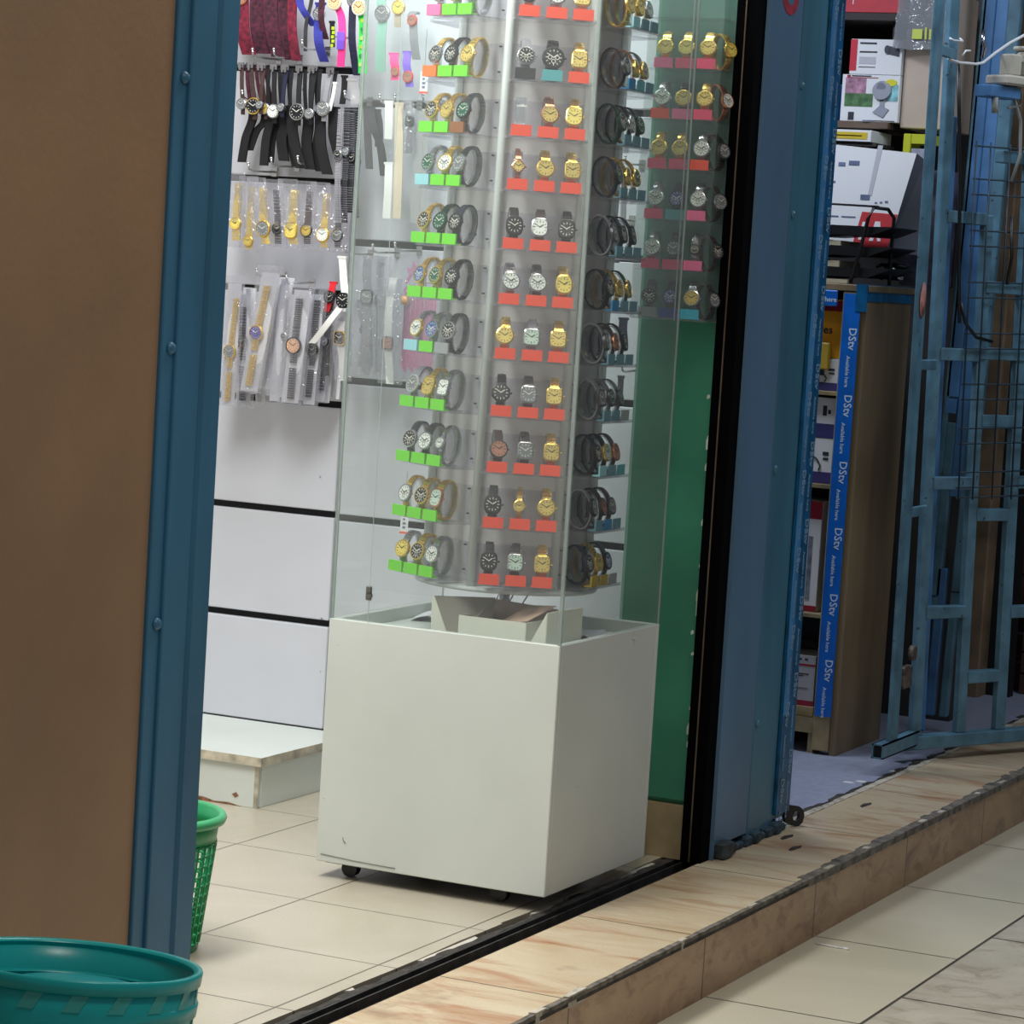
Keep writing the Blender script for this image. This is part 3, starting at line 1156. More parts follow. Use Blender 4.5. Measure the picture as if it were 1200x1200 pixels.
# S=spec(shape, case, dial, strapkind, strapcolour) ; tag
def W(s):
    a = s.split()
    return tuple(a[:5]) if a[0] != '-' else None


front = [  # from lowest tier; three per tier: left, middle, right
    [('tonneau black black leather blackrub', 'red'), ('square silver pale metal gunmetal', 'red'), ('square gold champagne metal gold', 'red')],
    [('tonneau black black leather blackrub', 'red'), ('small gold champagne metal gold', 'red'), ('round gold champagne metal gold', 'red')],
    [('round brown rosed leather brown', 'red'), ('square silver grey metal gunmetal', 'red'), ('square gold champagne metal gold', 'red')],
    [('octagon black black metal black', 'red'), ('square silver grey metal gunmetal', 'red'), ('square gold champagne metal gold', 'red')],
    [('round gold champagne metal gold', 'red'), ('square silver pale leather grey', 'red'), ('square gold champagne metal gold', 'red')],
    [('round silver white metal silver', 'red'), ('round silver white metal gunmetal', 'red'), ('tonneau gold lemon metal gold', 'red')],
    [('tonneau black black leather blackrub', 'red'), ('tonneau silver white leather brown', 'red'), ('tonneau black black metal black', 'red')],
    [('diamond rose champagne metal rose', 'red'), ('round gold champagne metal gold', 'red'), ('square gold champagne metal gold', 'red')],
    [('-', 'red'), ('round rose champagne metal rose', 'red'), ('tonneau gold lemon metal gold', 'red')],
    [('round silver black leather grey', 'black'), ('big black black metal black', 'teal'), ('square gold champagne metal gold', 'red')],
    [('round black black metal rose', 'red'), ('round silver white metal silver', 'red'), ('square gold champagne metal gold', 'red')],
]
left = [
    [('round gold lemon metal silver', 'green'), ('round gold black metal gold', 'green'), ('round silver white metal silver', 'green')],
    [('round silver white metal gold', 'green'), ('round gold black metal gold', 'green'), ('tonneau rose pale metal gold', 'green')],
    [('round silver black metal gunmetal', 'green'), ('round silver white metal gunmetal', 'green'), ('small silver white metal silver', 'green')],
    [('round clearm grey leather grey', 'green'), ('tonneau gold champagne metal gold', 'green'), ('square silver white metal silver', 'green')],
    [('round gold white metal silver', 'pale blue'), ('round silver blue metal silver', 'green'), ('round silver black metal gunmetal', 'grey')],
    [('round gold blue metal gold', 'green'), ('round gold green metal gold', 'green'), ('round black black metal black', 'green')],
    [('round gold black metal gold', 'green'), ('round green green metal green', 'green'), ('round black black leather navy', 'green')],
    [('round silver green metal silver', 'pale blue'), ('round gold white metal gold', 'green'), ('round silver grey metal gunmetal', 'green')],
    [('round gold black metal gold', 'green'), ('round gold champagne metal gold', 'green'), ('round black green metal gunmetal', 'brown')],
    [('round silver black metal gold', 'orange'), ('round black black metal black', 'green'), ('round gold champagne metal gold', 'green')],
    [('round silver black metal silver', 'pink'), ('round gold green metal silver', 'green'), ('round silver green metal silver', 'green')],
]
right = [
    [('round navy black leather navy', 'mustard'), ('round gold champagne metal gold', 'mustard'), ('round black blue leather navy', 'grey')],
    [('round black grey leather grey', 'slate'), ('round brown rosed leather brown', 'blue'), ('round gunmetal grey leather brown', 'slate')],
    [('round black black leather navy', 'pale blue'), ('round gold pale leather blackrub', 'slate'), ('round rose rosed leather brown', 'teal')],
    [('square gunmetal grey leather grey', 'slate'), ('round gunmetal green leather grey', 'slate'), ('round gunmetal green leather grey', 'grey')],
    [('round gunmetal grey leather grey', 'slate'), ('round rose rosed leather brown', 'slate'), ('round black green leather blackrub', 'slate')],
    [('round black black leather blackrub', 'blue'), ('round gold champagne metal gold', 'slate'), ('round gold green leather green', 'slate')],
    [('round gunmetal grey leather grey', 'slate'), ('round black black leather navy', 'slate'), ('tonneau black black leather blackrub', 'slate')],
    [('round black green leather navy', 'slate'), ('round gold champagne metal gold', 'slate'), ('round gold green metal gold', 'slate')],
    [('round green black leather green', 'slate'), ('round silver white leather blackrub', 'slate'), ('round green green leather green', 'slate')],
    [('round gunmetal black leather brown', 'blue'), ('round gold champagne metal rose', 'teal'), ('round gold grey metal silver', 'slate')],
    [('round gold champagne metal gold', 'pale blue'), ('round gold lemon metal gold', 'slate'), ('round silver pale metal gold', 'slate')],
]
WN = {'champagne': 'champagne', 'rosed': 'rose', 'pale': 'pale green', 'lemon': 'yellow', 'violet': 'violet'}
SHN = {'round': 'round', 'square': 'square', 'tonneau': 'cushion-shaped', 'octagon': 'octagonal', 'small': 'small round', 'big': 'large round', 'diamond': 'small diamond-shaped'}
CN = {'clearm': 'pale', 'blackrub': 'black', 'gunmetal': 'grey', 'rose': 'rose-gold'}
SIDES = (('front', 'front', 0, front, (-.0585, 0, .0575)), ('left', 'left', 5, left, (-.060, -.007, .046)), ('right', 'right', 1, right, (-.052, 0, .050)))
rj = random.Random(4)
for sname, sn, k, rows, xs in SIDES:
    for ti, row in enumerate(rows):
        for ci, (spec, tg) in enumerate(row):
            s_ = W(spec)
            tz = TZ[ti] + .0008
            out = APO + .043
            if sname == 'left':
                out += .014 - .006 * ci
            if sname == 'right':
                out -= .012
            Ml = Matrix.Rotation(R(60) * k, 4, 'Z') @ Matrix.Translation((xs[ci], -out, tz - cz))
            Mw = CARM @ Ml @ Matrix.Rotation(R({'left': 9, 'right': 4}.get(sname, 0)), 4, 'Z')
            loc = Mw.to_translation()
            base_rot = Mw.to_euler()
            pos = ('left', 'middle', 'right')[ci]
            if sname == 'right':
                pos = ('near', 'middle', 'far')[ci]
            grp = 'watch stands on the carousel ' + sn + ' side'
            st = make_stand(tg, f'{tg} tagged watch stand, carousel {sn} side, {shelfname(ti)}, {pos} position', grp, loc, 0)
            st.rotation_euler = base_rot
            if s_:
                desc = f"{CN.get(s_[1], s_[1])} {SHN[s_[0]]} watch with {WN.get(s_[2], s_[2])} dial"
                wt = make_watch(s_, f'{desc}, carousel {sn} side, {shelfname(ti)}, {pos}', 'watches on the carousel ' + sn + ' side', loc, 0)
                jit = Matrix.Rotation(rj.uniform(-.10, .10), 4, 'Z')
                wt.rotation_euler = (Mw @ jit).to_euler()

# ---- wall display on the green pier
WD = thing('wall_display', 'clear acrylic wall display of watches mounted on the green pier', 'display case', (-2.545, 6.30, 1.28))
x0, x1 = -2.640 + 2.545, -2.452 + 2.545
part('back_panel', MB().box((x0, -.006, 0), (x1, -.001, 1.1)), M_shelf, WD)
part('front_panel', MB().box((x0, -.088, 0), (x1, -.085, 1.1)), M_acryl, WD)
for xx in (x0, x1 - .003):
    part('side_panel', MB().box((xx, -.085, 0), (xx + .003, -.006, 1.1)), M_acryl, WD)
part('front_strip', MB().box((x0 + .112, -.0895, 0), (x0 + .115, -.088, 1.1)), M_acryl_edge, WD)
DZ = [0.004, 0.117, 0.233, 0.350, 0.466, 0.583, 0.70]
for i, zz in enumerate(DZ):
    part('shelf', MB().box((x0 + .003, -.085, zz - .003), (x1 - .003, -.006, zz)), M_shelf, WD)
disp = [
    [('round gunmetal black metal gunmetal', 'grey'), ('round black blue metal navy', 'navy'), ('round silver champagne metal silver', 'cyan')],
    [('round silver white metal silver', 'rose'), ('round gunmetal grey metal gunmetal', 'rose'), ('small black black metal silver', 'pink')],
    [('round silver white metal silver', 'rose'), ('round navy blue metal navy', 'teal'), ('round silver white metal silver', 'pink')],
    [('round gold champagne metal gold', 'rose'), ('round gold champagne metal gold', 'rose'), ('round silver white metal silver', 'red')],
    [('round silver white metal silver', 'red'), ('round gold champagne metal black', 'pink'), ('round gold champagne metal gold', 'rose')],
    [('round gold champagne metal gold', 'pink'), ('round gold lemon metal gold', 'rose'), ('round gold champagne metal gold', 'rose')],
]
for ti, row in enumerate(disp):
    for ci, (spec, tg) in enumerate(row):
        s_ = W(spec)
        x_ = -2.640 + .031 + .0535 * ci
        loc = (x_, 6.30 - .036, 1.28 + DZ[ti] + .0005)
        pos = ('left', 'middle', 'right')[ci]
        tn = ('lowest shelf', 'second shelf up', 'third shelf up', 'fourth shelf up', 'fifth shelf up', 'sixth shelf up')[ti]
        make_stand(tg, f'{tg} tagged watch stand, green wall display, {tn}, {pos}', 'watch stands in the wall display', loc, R(12), parent_scale=.98)
        desc = f"{CN.get(s_[1], s_[1])} {SHN[s_[0]]} watch with {WN.get(s_[2], s_[2])} dial"
        make_watch(s_, f'{desc}, green wall display, {tn}, {pos}', 'watches in the wall display', loc, R(12), parent_scale=.98)
    # a watch turned to the open right edge
    s_ = ('round gunmetal grey metal gunmetal', 'round gunmetal black metal gunmetal', 'round silver grey metal gunmetal', 'round gunmetal grey metal black', 'round rose white metal rose', 'round gold lemon metal gold')[ti]
    make_watch(W(s_), f'{CN.get(s_.split()[1], s_.split()[1])} round watch turned sideways at right edge, green wall display, {tn}', 'watches in the wall display', (-2.476, 6.27, 1.28 + DZ[ti] + .0005), R(68), parent_scale=.95)

# ================================================================ goods on the slatwall
M_hook = mat('hook_steel', (200, 200, 200), 0.25, 0.9)


def hook(x, z, L, label, dy=6.612):
    t = MB()
    t.box((-.008, -.004, -.012), (.008, 0, .012))
    t.tube([(0, -.002, 0), (0, -L * .8, -.004), (0, -L * .96, 0), (0, -L, .012)], .0028, 8)
    t.lathe([(.0005, -.004), (.0038, -.002), (.0045, 0), (.0038, .002), (.0005, .004)], 10, 0, (0, -L, .015))
    o = part('display_hook', t, M_hook, None, (x, dy, z))
    tag(o, label, 'hook', 'steel hooks on the slatwall')


HK = [(-3.8568, 1.8867, .14), (-3.7931, 1.8883, .14), (-3.7112, 1.9120, .14), (-3.7832, 1.6083, .14), (-3.7050, 1.6158, .14),
      (-3.5781, 1.7855, .14), (-3.8513, 1.5923, .14), (-3.8808, 1.7785, .14), (-3.8086, 1.3204, .14), (-3.7184, 1.3078, .14), (-3.5502, 1.3917, .14),
      (-3.4326, 1.7814, .14), (-3.4766, 1.7800, .14), (-3.3681, 1.7857, .11), (-3.4081, 1.4079, .14), (-3.4715, 1.4002, .14), (-3.3370, 1.3299, .14),
      (-2.8192, 1.5154, .11), (-2.8016, 1.6538, .11), (-2.7780, 1.2875, .11), (-2.7748, 1.1449, .11), (-3.6424, 1.9468, .11)]
HL = ['over the brown strap watches, left one', 'over the brown strap watches, right one', 'below the maroon straps, holding black watches', 'above the bagged gold watches, middle', 'above the bagged gold watches, right',
      'holding the grey ladies watches', 'above the bagged gold watches, left', 'tip beside the leftmost round dial', 'holding the leftmost white cards', 'holding the white cards, right', 'holding the white strap smartwatches',
      'holding white straps behind the acrylic', 'holding black straps behind the acrylic', 'holding the white link band behind the acrylic', 'holding the bagged white watch behind acrylic', 'holding bagged grey watches behind acrylic', 'holding the pink pack behind acrylic',
      'near the pier, holding the grey strap', 'near the pier, holding the narrow grey strap', 'near the pier, holding the dark blue strap', 'near the pier, holding the strap with holes', 'holding the yellow green patterned strap']
for (x_, z_, L_), l_ in zip(HK, HL):
    hook(x_, z_, L_, 'steel ball-tip hook ' + l_)


def flat_head(shape, r, M, chrono=False):
    c = MB().at(M)
    rings(c, shape, [(r * .86, -.004), (r, -.002), (r, .002), (r * .95, .004), (r * .84, .0048), (r * .82, .0036)])
    d = MB().at(M)
    rings(d, shape, [(r * .815, .001), (r * .815, .0040)])
    h = MB().at(M)
    for i in range(12):
        h.M = M @ Matrix.Rotation(PI * i / 6, 4, 'Z')
        h.box((-r * .03, r * .58, .004), (r * .03, r * .72, .0044))
    h.M = M @ Matrix.Rotation(R(-52), 4, 'Z')
    h.box((-r * .04, 0, .004), (r * .04, r * .45, .0047))
    h.M = M @ Matrix.Rotation(R(58), 4, 'Z')
    h.box((-r * .03, 0, .004), (r * .03, r * .6, .0047))
    return c, d, h


def hang(head, path, w, scol, label, group, shape='round', r=.02, cm='silver', dc='white', metal=False, name='wristwatch', yaw=0, bag=None, card=None, extra=None, cat='watch', th=.003, gap=None):
    """watch hanging straight: head=(x,z,y), strap path through the head [(x,z,y)...]"""
    hx, hz, hy = head
    t = thing(name, label, cat, (hx, hy, hz), (0, 0, yaw), group)
    P = [Vector((x - hx, y - hy, z - hz)) for x, z, y in path]
    # densify
    Q = []
    for i in range(len(P) - 1):
        p0 = P[max(i - 1, 0)]
        p1, p2 = P[i], P[i + 1]
        p3 = P[min(i + 2, len(P) - 1)]
        k = 6
        for q in range(k):
            u = q / k
            Q.append(0.5 * ((2 * p1) + (-p0 + p2) * u + (2 * p0 - 5 * p1 + 4 * p2 - p3) * u * u + (-p0 + 3 * p1 - 3 * p2 + p3) * u ** 3))
    Q.append(P[-1])
    b = MB()
    if metal:
        w *= 1.3
        for i in range(len(Q) - 1):
            p, q = Q[i], Q[i] + (Q[i + 1] - Q[i]) * 1.0
            if gap and gap[0] < i / len(Q) < gap[1]:
                continue
            L_ = (q - p).length
            nseg = max(1, int(L_ / .005))
            for s_ in range(nseg):
                a_ = p + (q - p) * (s_ / nseg)
                c_2 = p + (q - p) * ((s_ + .80) / nseg)
                if (s_ + i) % 2 == 0 and 'bright' == scol:
                    c_2 = p + (q - p) * ((s_ + .95) / nseg)
                for wx in (-1, 0, 1):
                    off = Vector((wx * w / 3, 0, 0))
                    b.ribbon([a_ + off, c_2 + off], w / 3 - .0005, th * (1.5 if wx == 0 else 1), (1, 0, 0))
    else:
        b.ribbon(Q, w, th, (1, 0, 0))
        b.box((Q[0].x - w * .6, Q[0].y - .003, Q[0].z - .006), (Q[0].x + w * .6, Q[0].y + .003, Q[0].z))
    part('strap', b, MET[scol], t)
    if shape:
        M = Matrix.Translation((0, -.004, 0)) @ Matrix.Rotation(R(90), 4, 'X')
        c, d, h = flat_head(shape, r, M)
        part('case', c, MET[cm], t)
        part('dial', d, DIAL[dc], t)
        part('hands', h, M_mkl if dc in ('black', 'green', 'blue', 'grey', 'violet') else M_mkd, t)
    if card:
        (xa, za), (xb, zb), cwid = card
        p, q = Vector((xa - hx, 0.008, za - hz)), Vector((xb - hx, 0.008, zb - hz))
        bb = MB()
        bb.ribbon([p, q], cwid, .0012, (1, 0, 0))
        part('card', bb, M_whitep, t)
    if bag:
        (xa, za), (xb, zb), bw = bag
        n, m_ = 9, 5
        bb = MB()
        rb = random.Random(int(abs(hx * 1000)))
        for sgn in (-1, 1):
            vs, fs = [], []
            for i in range(n):
                u = i / (n - 1)
                for j in range(m_):
                    v = j / (m_ - 1) - .5
                    bulge = .011 * math.sin(PI * u) * math.cos(PI * v) + rb.uniform(-.002, .002)
                    if i in (0, n - 1) or j in (0, m_ - 1):
                        bulge = .0006
                    vs.append((xa + (xb - xa) * u - hx + bw * v, sgn * (bulge + .0005) + .0, za + (zb - za) * u - hz))
            for i in range(n - 1):
                for j in range(m_ - 1):
                    a = i * m_ + j
                    fs.append((a, a + 1, a + m_ + 1, a + m_))
            bb._add(vs, fs, 0, True)
        part('bag', bb, M_bag, t)
    if extra:
        extra(t)
    return t


# top row: maroon, blue, neon straps hanging from above the frame
top = [
    (-3.9129, 2.0072, -3.8824, 1.8889, .040, 'maroon', 'maroon velvet strap watch, leftmost of the top row'),
    (-3.8726, 2.0331, -3.8460, 1.8933, .044, 'wine', 'dark wine velvet strap watch, second from left in the top row'),
    (-3.8292, 2.0338, -3.7944, 1.8857, .040, 'wine', 'dark wine velvet strap watch under the pink flowered face, top row'),
    (-3.7887, 2.0268, -3.7540, 1.8789, .046, 'wine', 'dark wine velvet strap watch hanging beside the blue straps, top row'),
    (-3.7623, 2.0294, -3.7399, 1.8767, .026, 'maroon', 'maroon strap half hidden behind the hook, top row'),
]
for i, (x_, z_, x2, z2, w_, cl, lb) in enumerate([(a, b_, c, d, e, f, g_) for (a, b_, c, d, e, f, g_) in top]):
    y_ = 6.50 + .008 * (i % 2)
    hang((x_, z_ + .028, y_), [(x_ - .004, z_ + .08, y_), (x_, z_ + .02, y_), ((x_ + x2) / 2, (z_ + z2) / 2, y_ - .012), (x2, z2, y_)], w_, cl, lb, 'velvet strap watches in the top row', r=.021, cm='rose', dc='rosed', th=.005)
for i, (px1, pz1, px2, pz2, w_, cl, lb) in enumerate([
    (-3.7377, 2.0309, -3.6933, 1.9665, .022, 'blue', 'royal blue strap slanting to the right in the top row'),
    (-3.6782, 1.9668, -3.6574, 1.8760, .026, 'blue', 'royal blue strap hanging low beside the maroon strap end'),
    (-3.7029, 2.0282, -3.7150, 1.9017, .010, 'gunmetal', 'thin grey strap crossing between the blue straps'),
    (-3.6723, 2.0222, -3.6566, 1.9335, .016, 'wine', 'narrow dark wine strap left of the patterned strap'),
    (-3.5808, 2.0033, -3.5606, 1.8439, .020, 'navy', 'navy strap between the pink and the green straps'),
]):
    hang((px1, pz1 + .03, 6.50), [(px1, pz1 + .06, 6.50), (px1, pz1, 6.495), ((px1 + px2) / 2, (pz1 + pz2) / 2, 6.485), (px2, pz2, 6.50)], w_, cl, lb, 'fabric strap watches in the top row', r=.018, cm='silver', dc='grey', th=.003)
# pink-purple and green children's watches, faces in view
xa, za = -3.6183, 2.0242
xb, zb = -3.6011, 1.9879
xc, zc = -3.5898, 1.9277
xd, zd = -3.5955, 1.8628
t = hang((xa, za, 6.47), [(xa, za + .05, 6.47), (xa, za, 6.475), (xb, zb, 6.475), (xc, zc, 6.465), (xd, zd, 6.475)], .021, 'pink', "children's watch with orange yellow face and hot pink purple strap", 'childrens watches in the top row', r=.020, cm='beige', dc='peach')
b = MB()
b.ribbon([(xc - xa - .001, -.0115, zc - za + .022), (xc - xa, -.0125, zc - za), (xc - xa - .002, -.008, zc - za - .022)], .0212, .0012, (1, 0, 0))
part('strap_print', b, MET['purple'], t, label='purple band across the pink strap')
xa, za = -3.5458, 2.0125
xb, zb = -3.5355, 1.9676
xc, zc = -3.5313, 1.9032
xd, zd = -3.5301, 1.8473
t = hang((xa, za, 6.47), [(xa, za + .05, 6.47), (xa, za, 6.476), (xb, zb, 6.475), (xc, zc, 6.47), (xd, zd, 6.475)], .0245, 'lime', "children's watch with cream cartoon-free face and bright green strap".replace('cartoon-free ', 'printed '), 'childrens watches in the top row', r=.021, cm='white', dc='peach')
for i in range(6):
    b = MB()
    b.M = Matrix.Translation((xb - xa + .001, -.0045 + .0008 * i - .001, zb - za - .022 * i + .012)) @ Matrix.Rotation(PI / 2, 4, 'X')
    b.lathe([(.005, 0), (.005, .0012)], 10)
    part('strap_print', b, mat('strap_print_%d' % (i % 3), ((150, 170, 40), (20, 130, 60), (160, 220, 90))[i % 3], 0.5), t)
xa, za = -3.6303, 1.9787
xb, zb = -3.6236, 1.9118
t = hang((xb, zb + .03, 6.48), [(xa, za, 6.48), (xb, zb, 6.478)], .013, 'blackrub', 'narrow black strap with yellow green pattern in the top row', 'fabric strap watches in the top row', shape=None)
b = MB()
for i in range(5):
    b.box((-.004 + .002 * (i % 2), -.006, -.03 - .0 + .011 * i), (.003 + .002 * (i % 2), -.002, -.022 + .011 * i))
part('strap_print', b, mat('yellow_green_print', (176, 196, 40), 0.5), t)

# second row: leather watches with round dials, tails drooping
sec = [  # radius, strap, case, dial
    (.015, 'brown', 'silver', 'grey', 'leftmost, small grey dial'),
    (.0225, 'brown', 'gold', 'black', 'second from left, black dial with gold rim'),
    (.015, 'brown', 'silver', 'champagne', 'small dial between black and white ones'),
    (.012, 'brown', 'gunmetal', 'grey', 'small grey dial half covered by the white one'),
    (.0190, 'blackrub', 'silver', 'white', 'white dial with silver rim'),
    (.013, 'blackrub', 'gunmetal', 'black', 'small black dial right of the white one'),
    (.012, 'navy', 'gunmetal', 'grey', 'small dark dial hidden behind the large black one'),
    (.0225, 'blackrub', 'silver', 'black', 'large black dial with silver rim'),
    (.015, 'blackrub', 'gunmetal', 'black', 'black dial right of the large one'),
    (.014, 'blackrub', 'silver', 'grey', 'small grey dial left of the pale silver one'),
    (.020, 'grey', 'silver', 'grey', 'pale silver dial on a grey strap'),
]
SEC_T = [(-3.8959, 1.8577), (-3.8753, 1.8582), (-3.8522, 1.8588), (-3.8291, 1.8572), (-3.8034, 1.8557), (-3.7805, 1.8563), (-3.7601, 1.8547), (-3.7270, 1.8534), (-3.6993, 1.8541), (-3.6767, 1.8547), (-3.6363, 1.8514)]
SEC_H = [(-3.8771, 1.7588), (-3.8461, 1.7554), (-3.8184, 1.7504), (-3.8229, 1.7584), (-3.7866, 1.7441), (-3.7681, 1.7506), (-3.7588, 1.7539), (-3.7157, 1.7443), (-3.6857, 1.7394), (-3.6738, 1.7406), (-3.6410, 1.7554)]
SEC_E = [(-3.8751, 1.6063), (-3.8616, 1.6379), (-3.8033, 1.6092), (-3.8078, 1.6002), (-3.7755, 1.6148), (-3.7416, 1.6029), (-3.7159, 1.5974), (-3.6955, 1.5960), (-3.6700, 1.5927), (-3.6393, 1.5852), (-3.6121, 1.6300)]
for i, s_ in enumerate(sec):
    r_, sc_, cm_, dc_, lb = s_
    (tx, tz), (hx, hz), (ex, ez) = SEC_T[i], SEC_H[i], SEC_E[i]
    yy = 6.470 + .010 * (i % 3)
    w_ = .013 if r_ > .017 else .010
    t = hang((hx, hz, yy), [(tx, tz, yy + .02), ((tx + hx) / 2, (tz + hz) / 2, yy + .008), (hx, hz, yy + .003), (hx + .001, hz - r_ - .012, yy + .004)],
             w_, sc_, 'leather strap watch in the second row, ' + lb, 'leather strap watches in the second row', r=r_, cm=cm_, dc=dc_, th=.004)
    part('buckle', MB().box((tx - hx - w_ * .8, .012, tz - hz - .004), (tx - hx + w_ * .8, .016, tz - hz + .010)).box((tx - hx - .003, .008, tz - hz - .010), (tx - hx + .003, .012, tz - hz + .004)), M_steel, t)
    ox = tx + .010
    hang((ox, tz - .02, yy + .028), [(ox, tz + .002, yy + .028), (ox + (hx - tx) * .5, (tz + hz) / 2, yy + .022), (hx + .011, hz + .004, yy + .022)],
         .010, 'wine' if i < 3 else 'blackrub', 'thin strap right of second row watch: ' + lb, 'thin straps of the second row', shape=None, name='watch_strap', cat='watch strap')
    bend = -.016 if i < 4 else .006
    hang((hx + .004, hz - .02, yy + .04), [(hx + .006, hz + .008, yy + .042), (hx + .012, hz - .035, yy + .036), ((hx + ex) / 2 + bend * .3, hz + (ez - hz) * .55, yy + .034), (ex + bend, ez + .004, yy + .036)],
         .030 if i > 3 else .024, 'blackrub', 'black strap drooping below watch: ' + lb, 'black straps drooping below the second row', shape=None, name='watch_strap', cat='watch strap', th=.006)
# hanging straps right of it: ladies steel watches
for i, (a, c, e, w_, scol, cm, dc, sh, r_, metal, lb) in enumerate([
    ((-3.5836, 1.7551, 6.4700), (-3.5835, 1.6380, 6.4700), (-3.5724, 1.4646, 6.4700), .013, 'grey', 'silver', 'black', 'tonneau', .013, True, 'slim grey steel ladies watch with small dark oval face'),
    ((-3.5720, 1.7605, 6.4800), (-3.5673, 1.6480, 6.4800), (-3.5605, 1.4656, 6.4800), .013, 'gunmetal', 'gunmetal', 'grey', 'small', .012, True, 'dark steel bracelet watch beside the slim ladies watch'),
    ((-3.5602, 1.7617, 6.4900), (-3.5544, 1.6339, 6.4900), (-3.5502, 1.4927, 6.4900), .013, 'gunmetal', 'black', 'black', 'small', .013, True, 'dark steel bracelet watch nearest the acrylic corner'),
    ((-3.5587, 1.7632, 6.5100), (-3.5497, 1.6244, 6.5100), (-3.5454, 1.4807, 6.5100), .013, 'black', 'black', 'grey', 'small', .012, True, 'black bracelet watch half hidden behind the acrylic corner'),
]):
    hang((c[0], c[1], a[2]), [a, ((a[0] + c[0]) / 2, (a[1] + c[1]) / 2, a[2]), c, ((e[0] + c[0]) / 2, (e[1] + c[1]) / 2, a[2] - .006), e], w_, scol, lb, 'steel ladies watches on the middle hook', r=r_, cm=cm, dc=dc, shape=sh, metal=metal)
for (a, e, w_, scol, lb) in [((-3.5729, 1.8358, 6.5000), (-3.5588, 1.7711, 6.5000), .026, 'clearm', 'pale grey strap end hanging above the steel ladies watches'),
                            ((-3.6166, 1.8250, 6.4900), (-3.6293, 1.7508, 6.4900), .010, 'white', 'short white strap slanting beside the pale silver dial'),
                            ((-3.5959, 1.8438, 6.5000), (-3.5986, 1.7699, 6.5000), .016, 'blackrub', 'short black strap beside the white slanting strap')]:
    hang((a[0], a[1], a[2]), [a, ((a[0] + e[0]) / 2 + .002, (a[1] + e[1]) / 2, a[2]), e], w_, scol, lb, 'loose straps in the second row', shape=None, name='watch_strap', cat='watch strap')

# third row: gold watches in clear bags
for (tp, hd, bt, r_, cm, dc, scol, w_, bag_b, lb) in [
    ((-3.8910, 1.5702, 6.5000), (-3.8819, 1.4498, 6.4800), (-3.8791, 1.4055, 6.4800), .017, 'gold', 'lemon', 'bright', .019, (-3.8806, 1.3877, 6.4800), 'bagged gold watch at the left end, yellow dial'),
    ((-3.8518, 1.5630, 6.5000), (-3.8405, 1.4075, 6.4800), (-3.8417, 1.3853, 6.4800), .015, 'gold', 'champagne', 'bright', .016, (-3.8412, 1.3765, 6.4800), 'bagged small gold watch hanging lowest, champagne dial'),
    ((-3.8181, 1.5600, 6.5000), (-3.7872, 1.4404, 6.4600), (-3.7771, 1.4013, 6.4600), .022, 'gold', 'grey', 'bright', .019, (-3.7839, 1.3877, 6.4600), 'bagged gold watch with large silver grey dial'),
    ((-3.7795, 1.5573, 6.5000), (-3.7556, 1.4428, 6.4800), (-3.7531, 1.4032, 6.4800), .016, 'gunmetal', 'black', 'gunmetal', .015, (-3.7526, 1.3944, 6.4800), 'bagged dark watch between two gold ones'),
    ((-3.7236, 1.5597, 6.5000), (-3.7033, 1.4402, 6.4600), (-3.6961, 1.4055, 6.4600), .0205, 'gold', 'lemon', 'bright', .019, (-3.7003, 1.3921, 6.4600), 'bagged gold watch with yellow gold dial, middle right'),
    ((-3.6779, 1.5573, 6.5000), (-3.6694, 1.4427, 6.4800), (-3.6671, 1.4077, 6.4800), .017, 'gunmetal', 'champagne', 'brown', .015, (-3.6663, 1.3946, 6.4800), 'bagged brown watch behind the gold ones'),
    ((-3.6273, 1.5551, 6.5000), (-3.6098, 1.4340, 6.4600), (-3.6052, 1.4015, 6.4600), .0195, 'gold', 'white', 'bright', .015, (-3.6047, 1.3928, 6.4600), 'bagged gold watch with silver white dial'),
    ((-3.5945, 1.5522, 6.5000), (-3.5784, 1.4342, 6.4800), (-3.5764, 1.4037, 6.4800), .017, 'gunmetal', 'grey', 'gunmetal', .014, (-3.5756, 1.3907, 6.4800), 'bagged grey watch at the right end of the row'),
]:
    hang((hd[0], hd[1], hd[2]), [(tp[0], tp[1] - .015, tp[2]), ((tp[0] + hd[0]) / 2, (tp[1] + hd[1]) / 2, (tp[2] + hd[2]) / 2), hd, bt], w_, scol, lb, 'bagged watches in the third row', r=r_, cm=cm, dc=dc, metal=True,
         bag=((tp[0], tp[1] + .012), (bag_b[0], bag_b[1]), .058), shape='tonneau' if dc == 'lemon' and r_ > .02 else 'round')

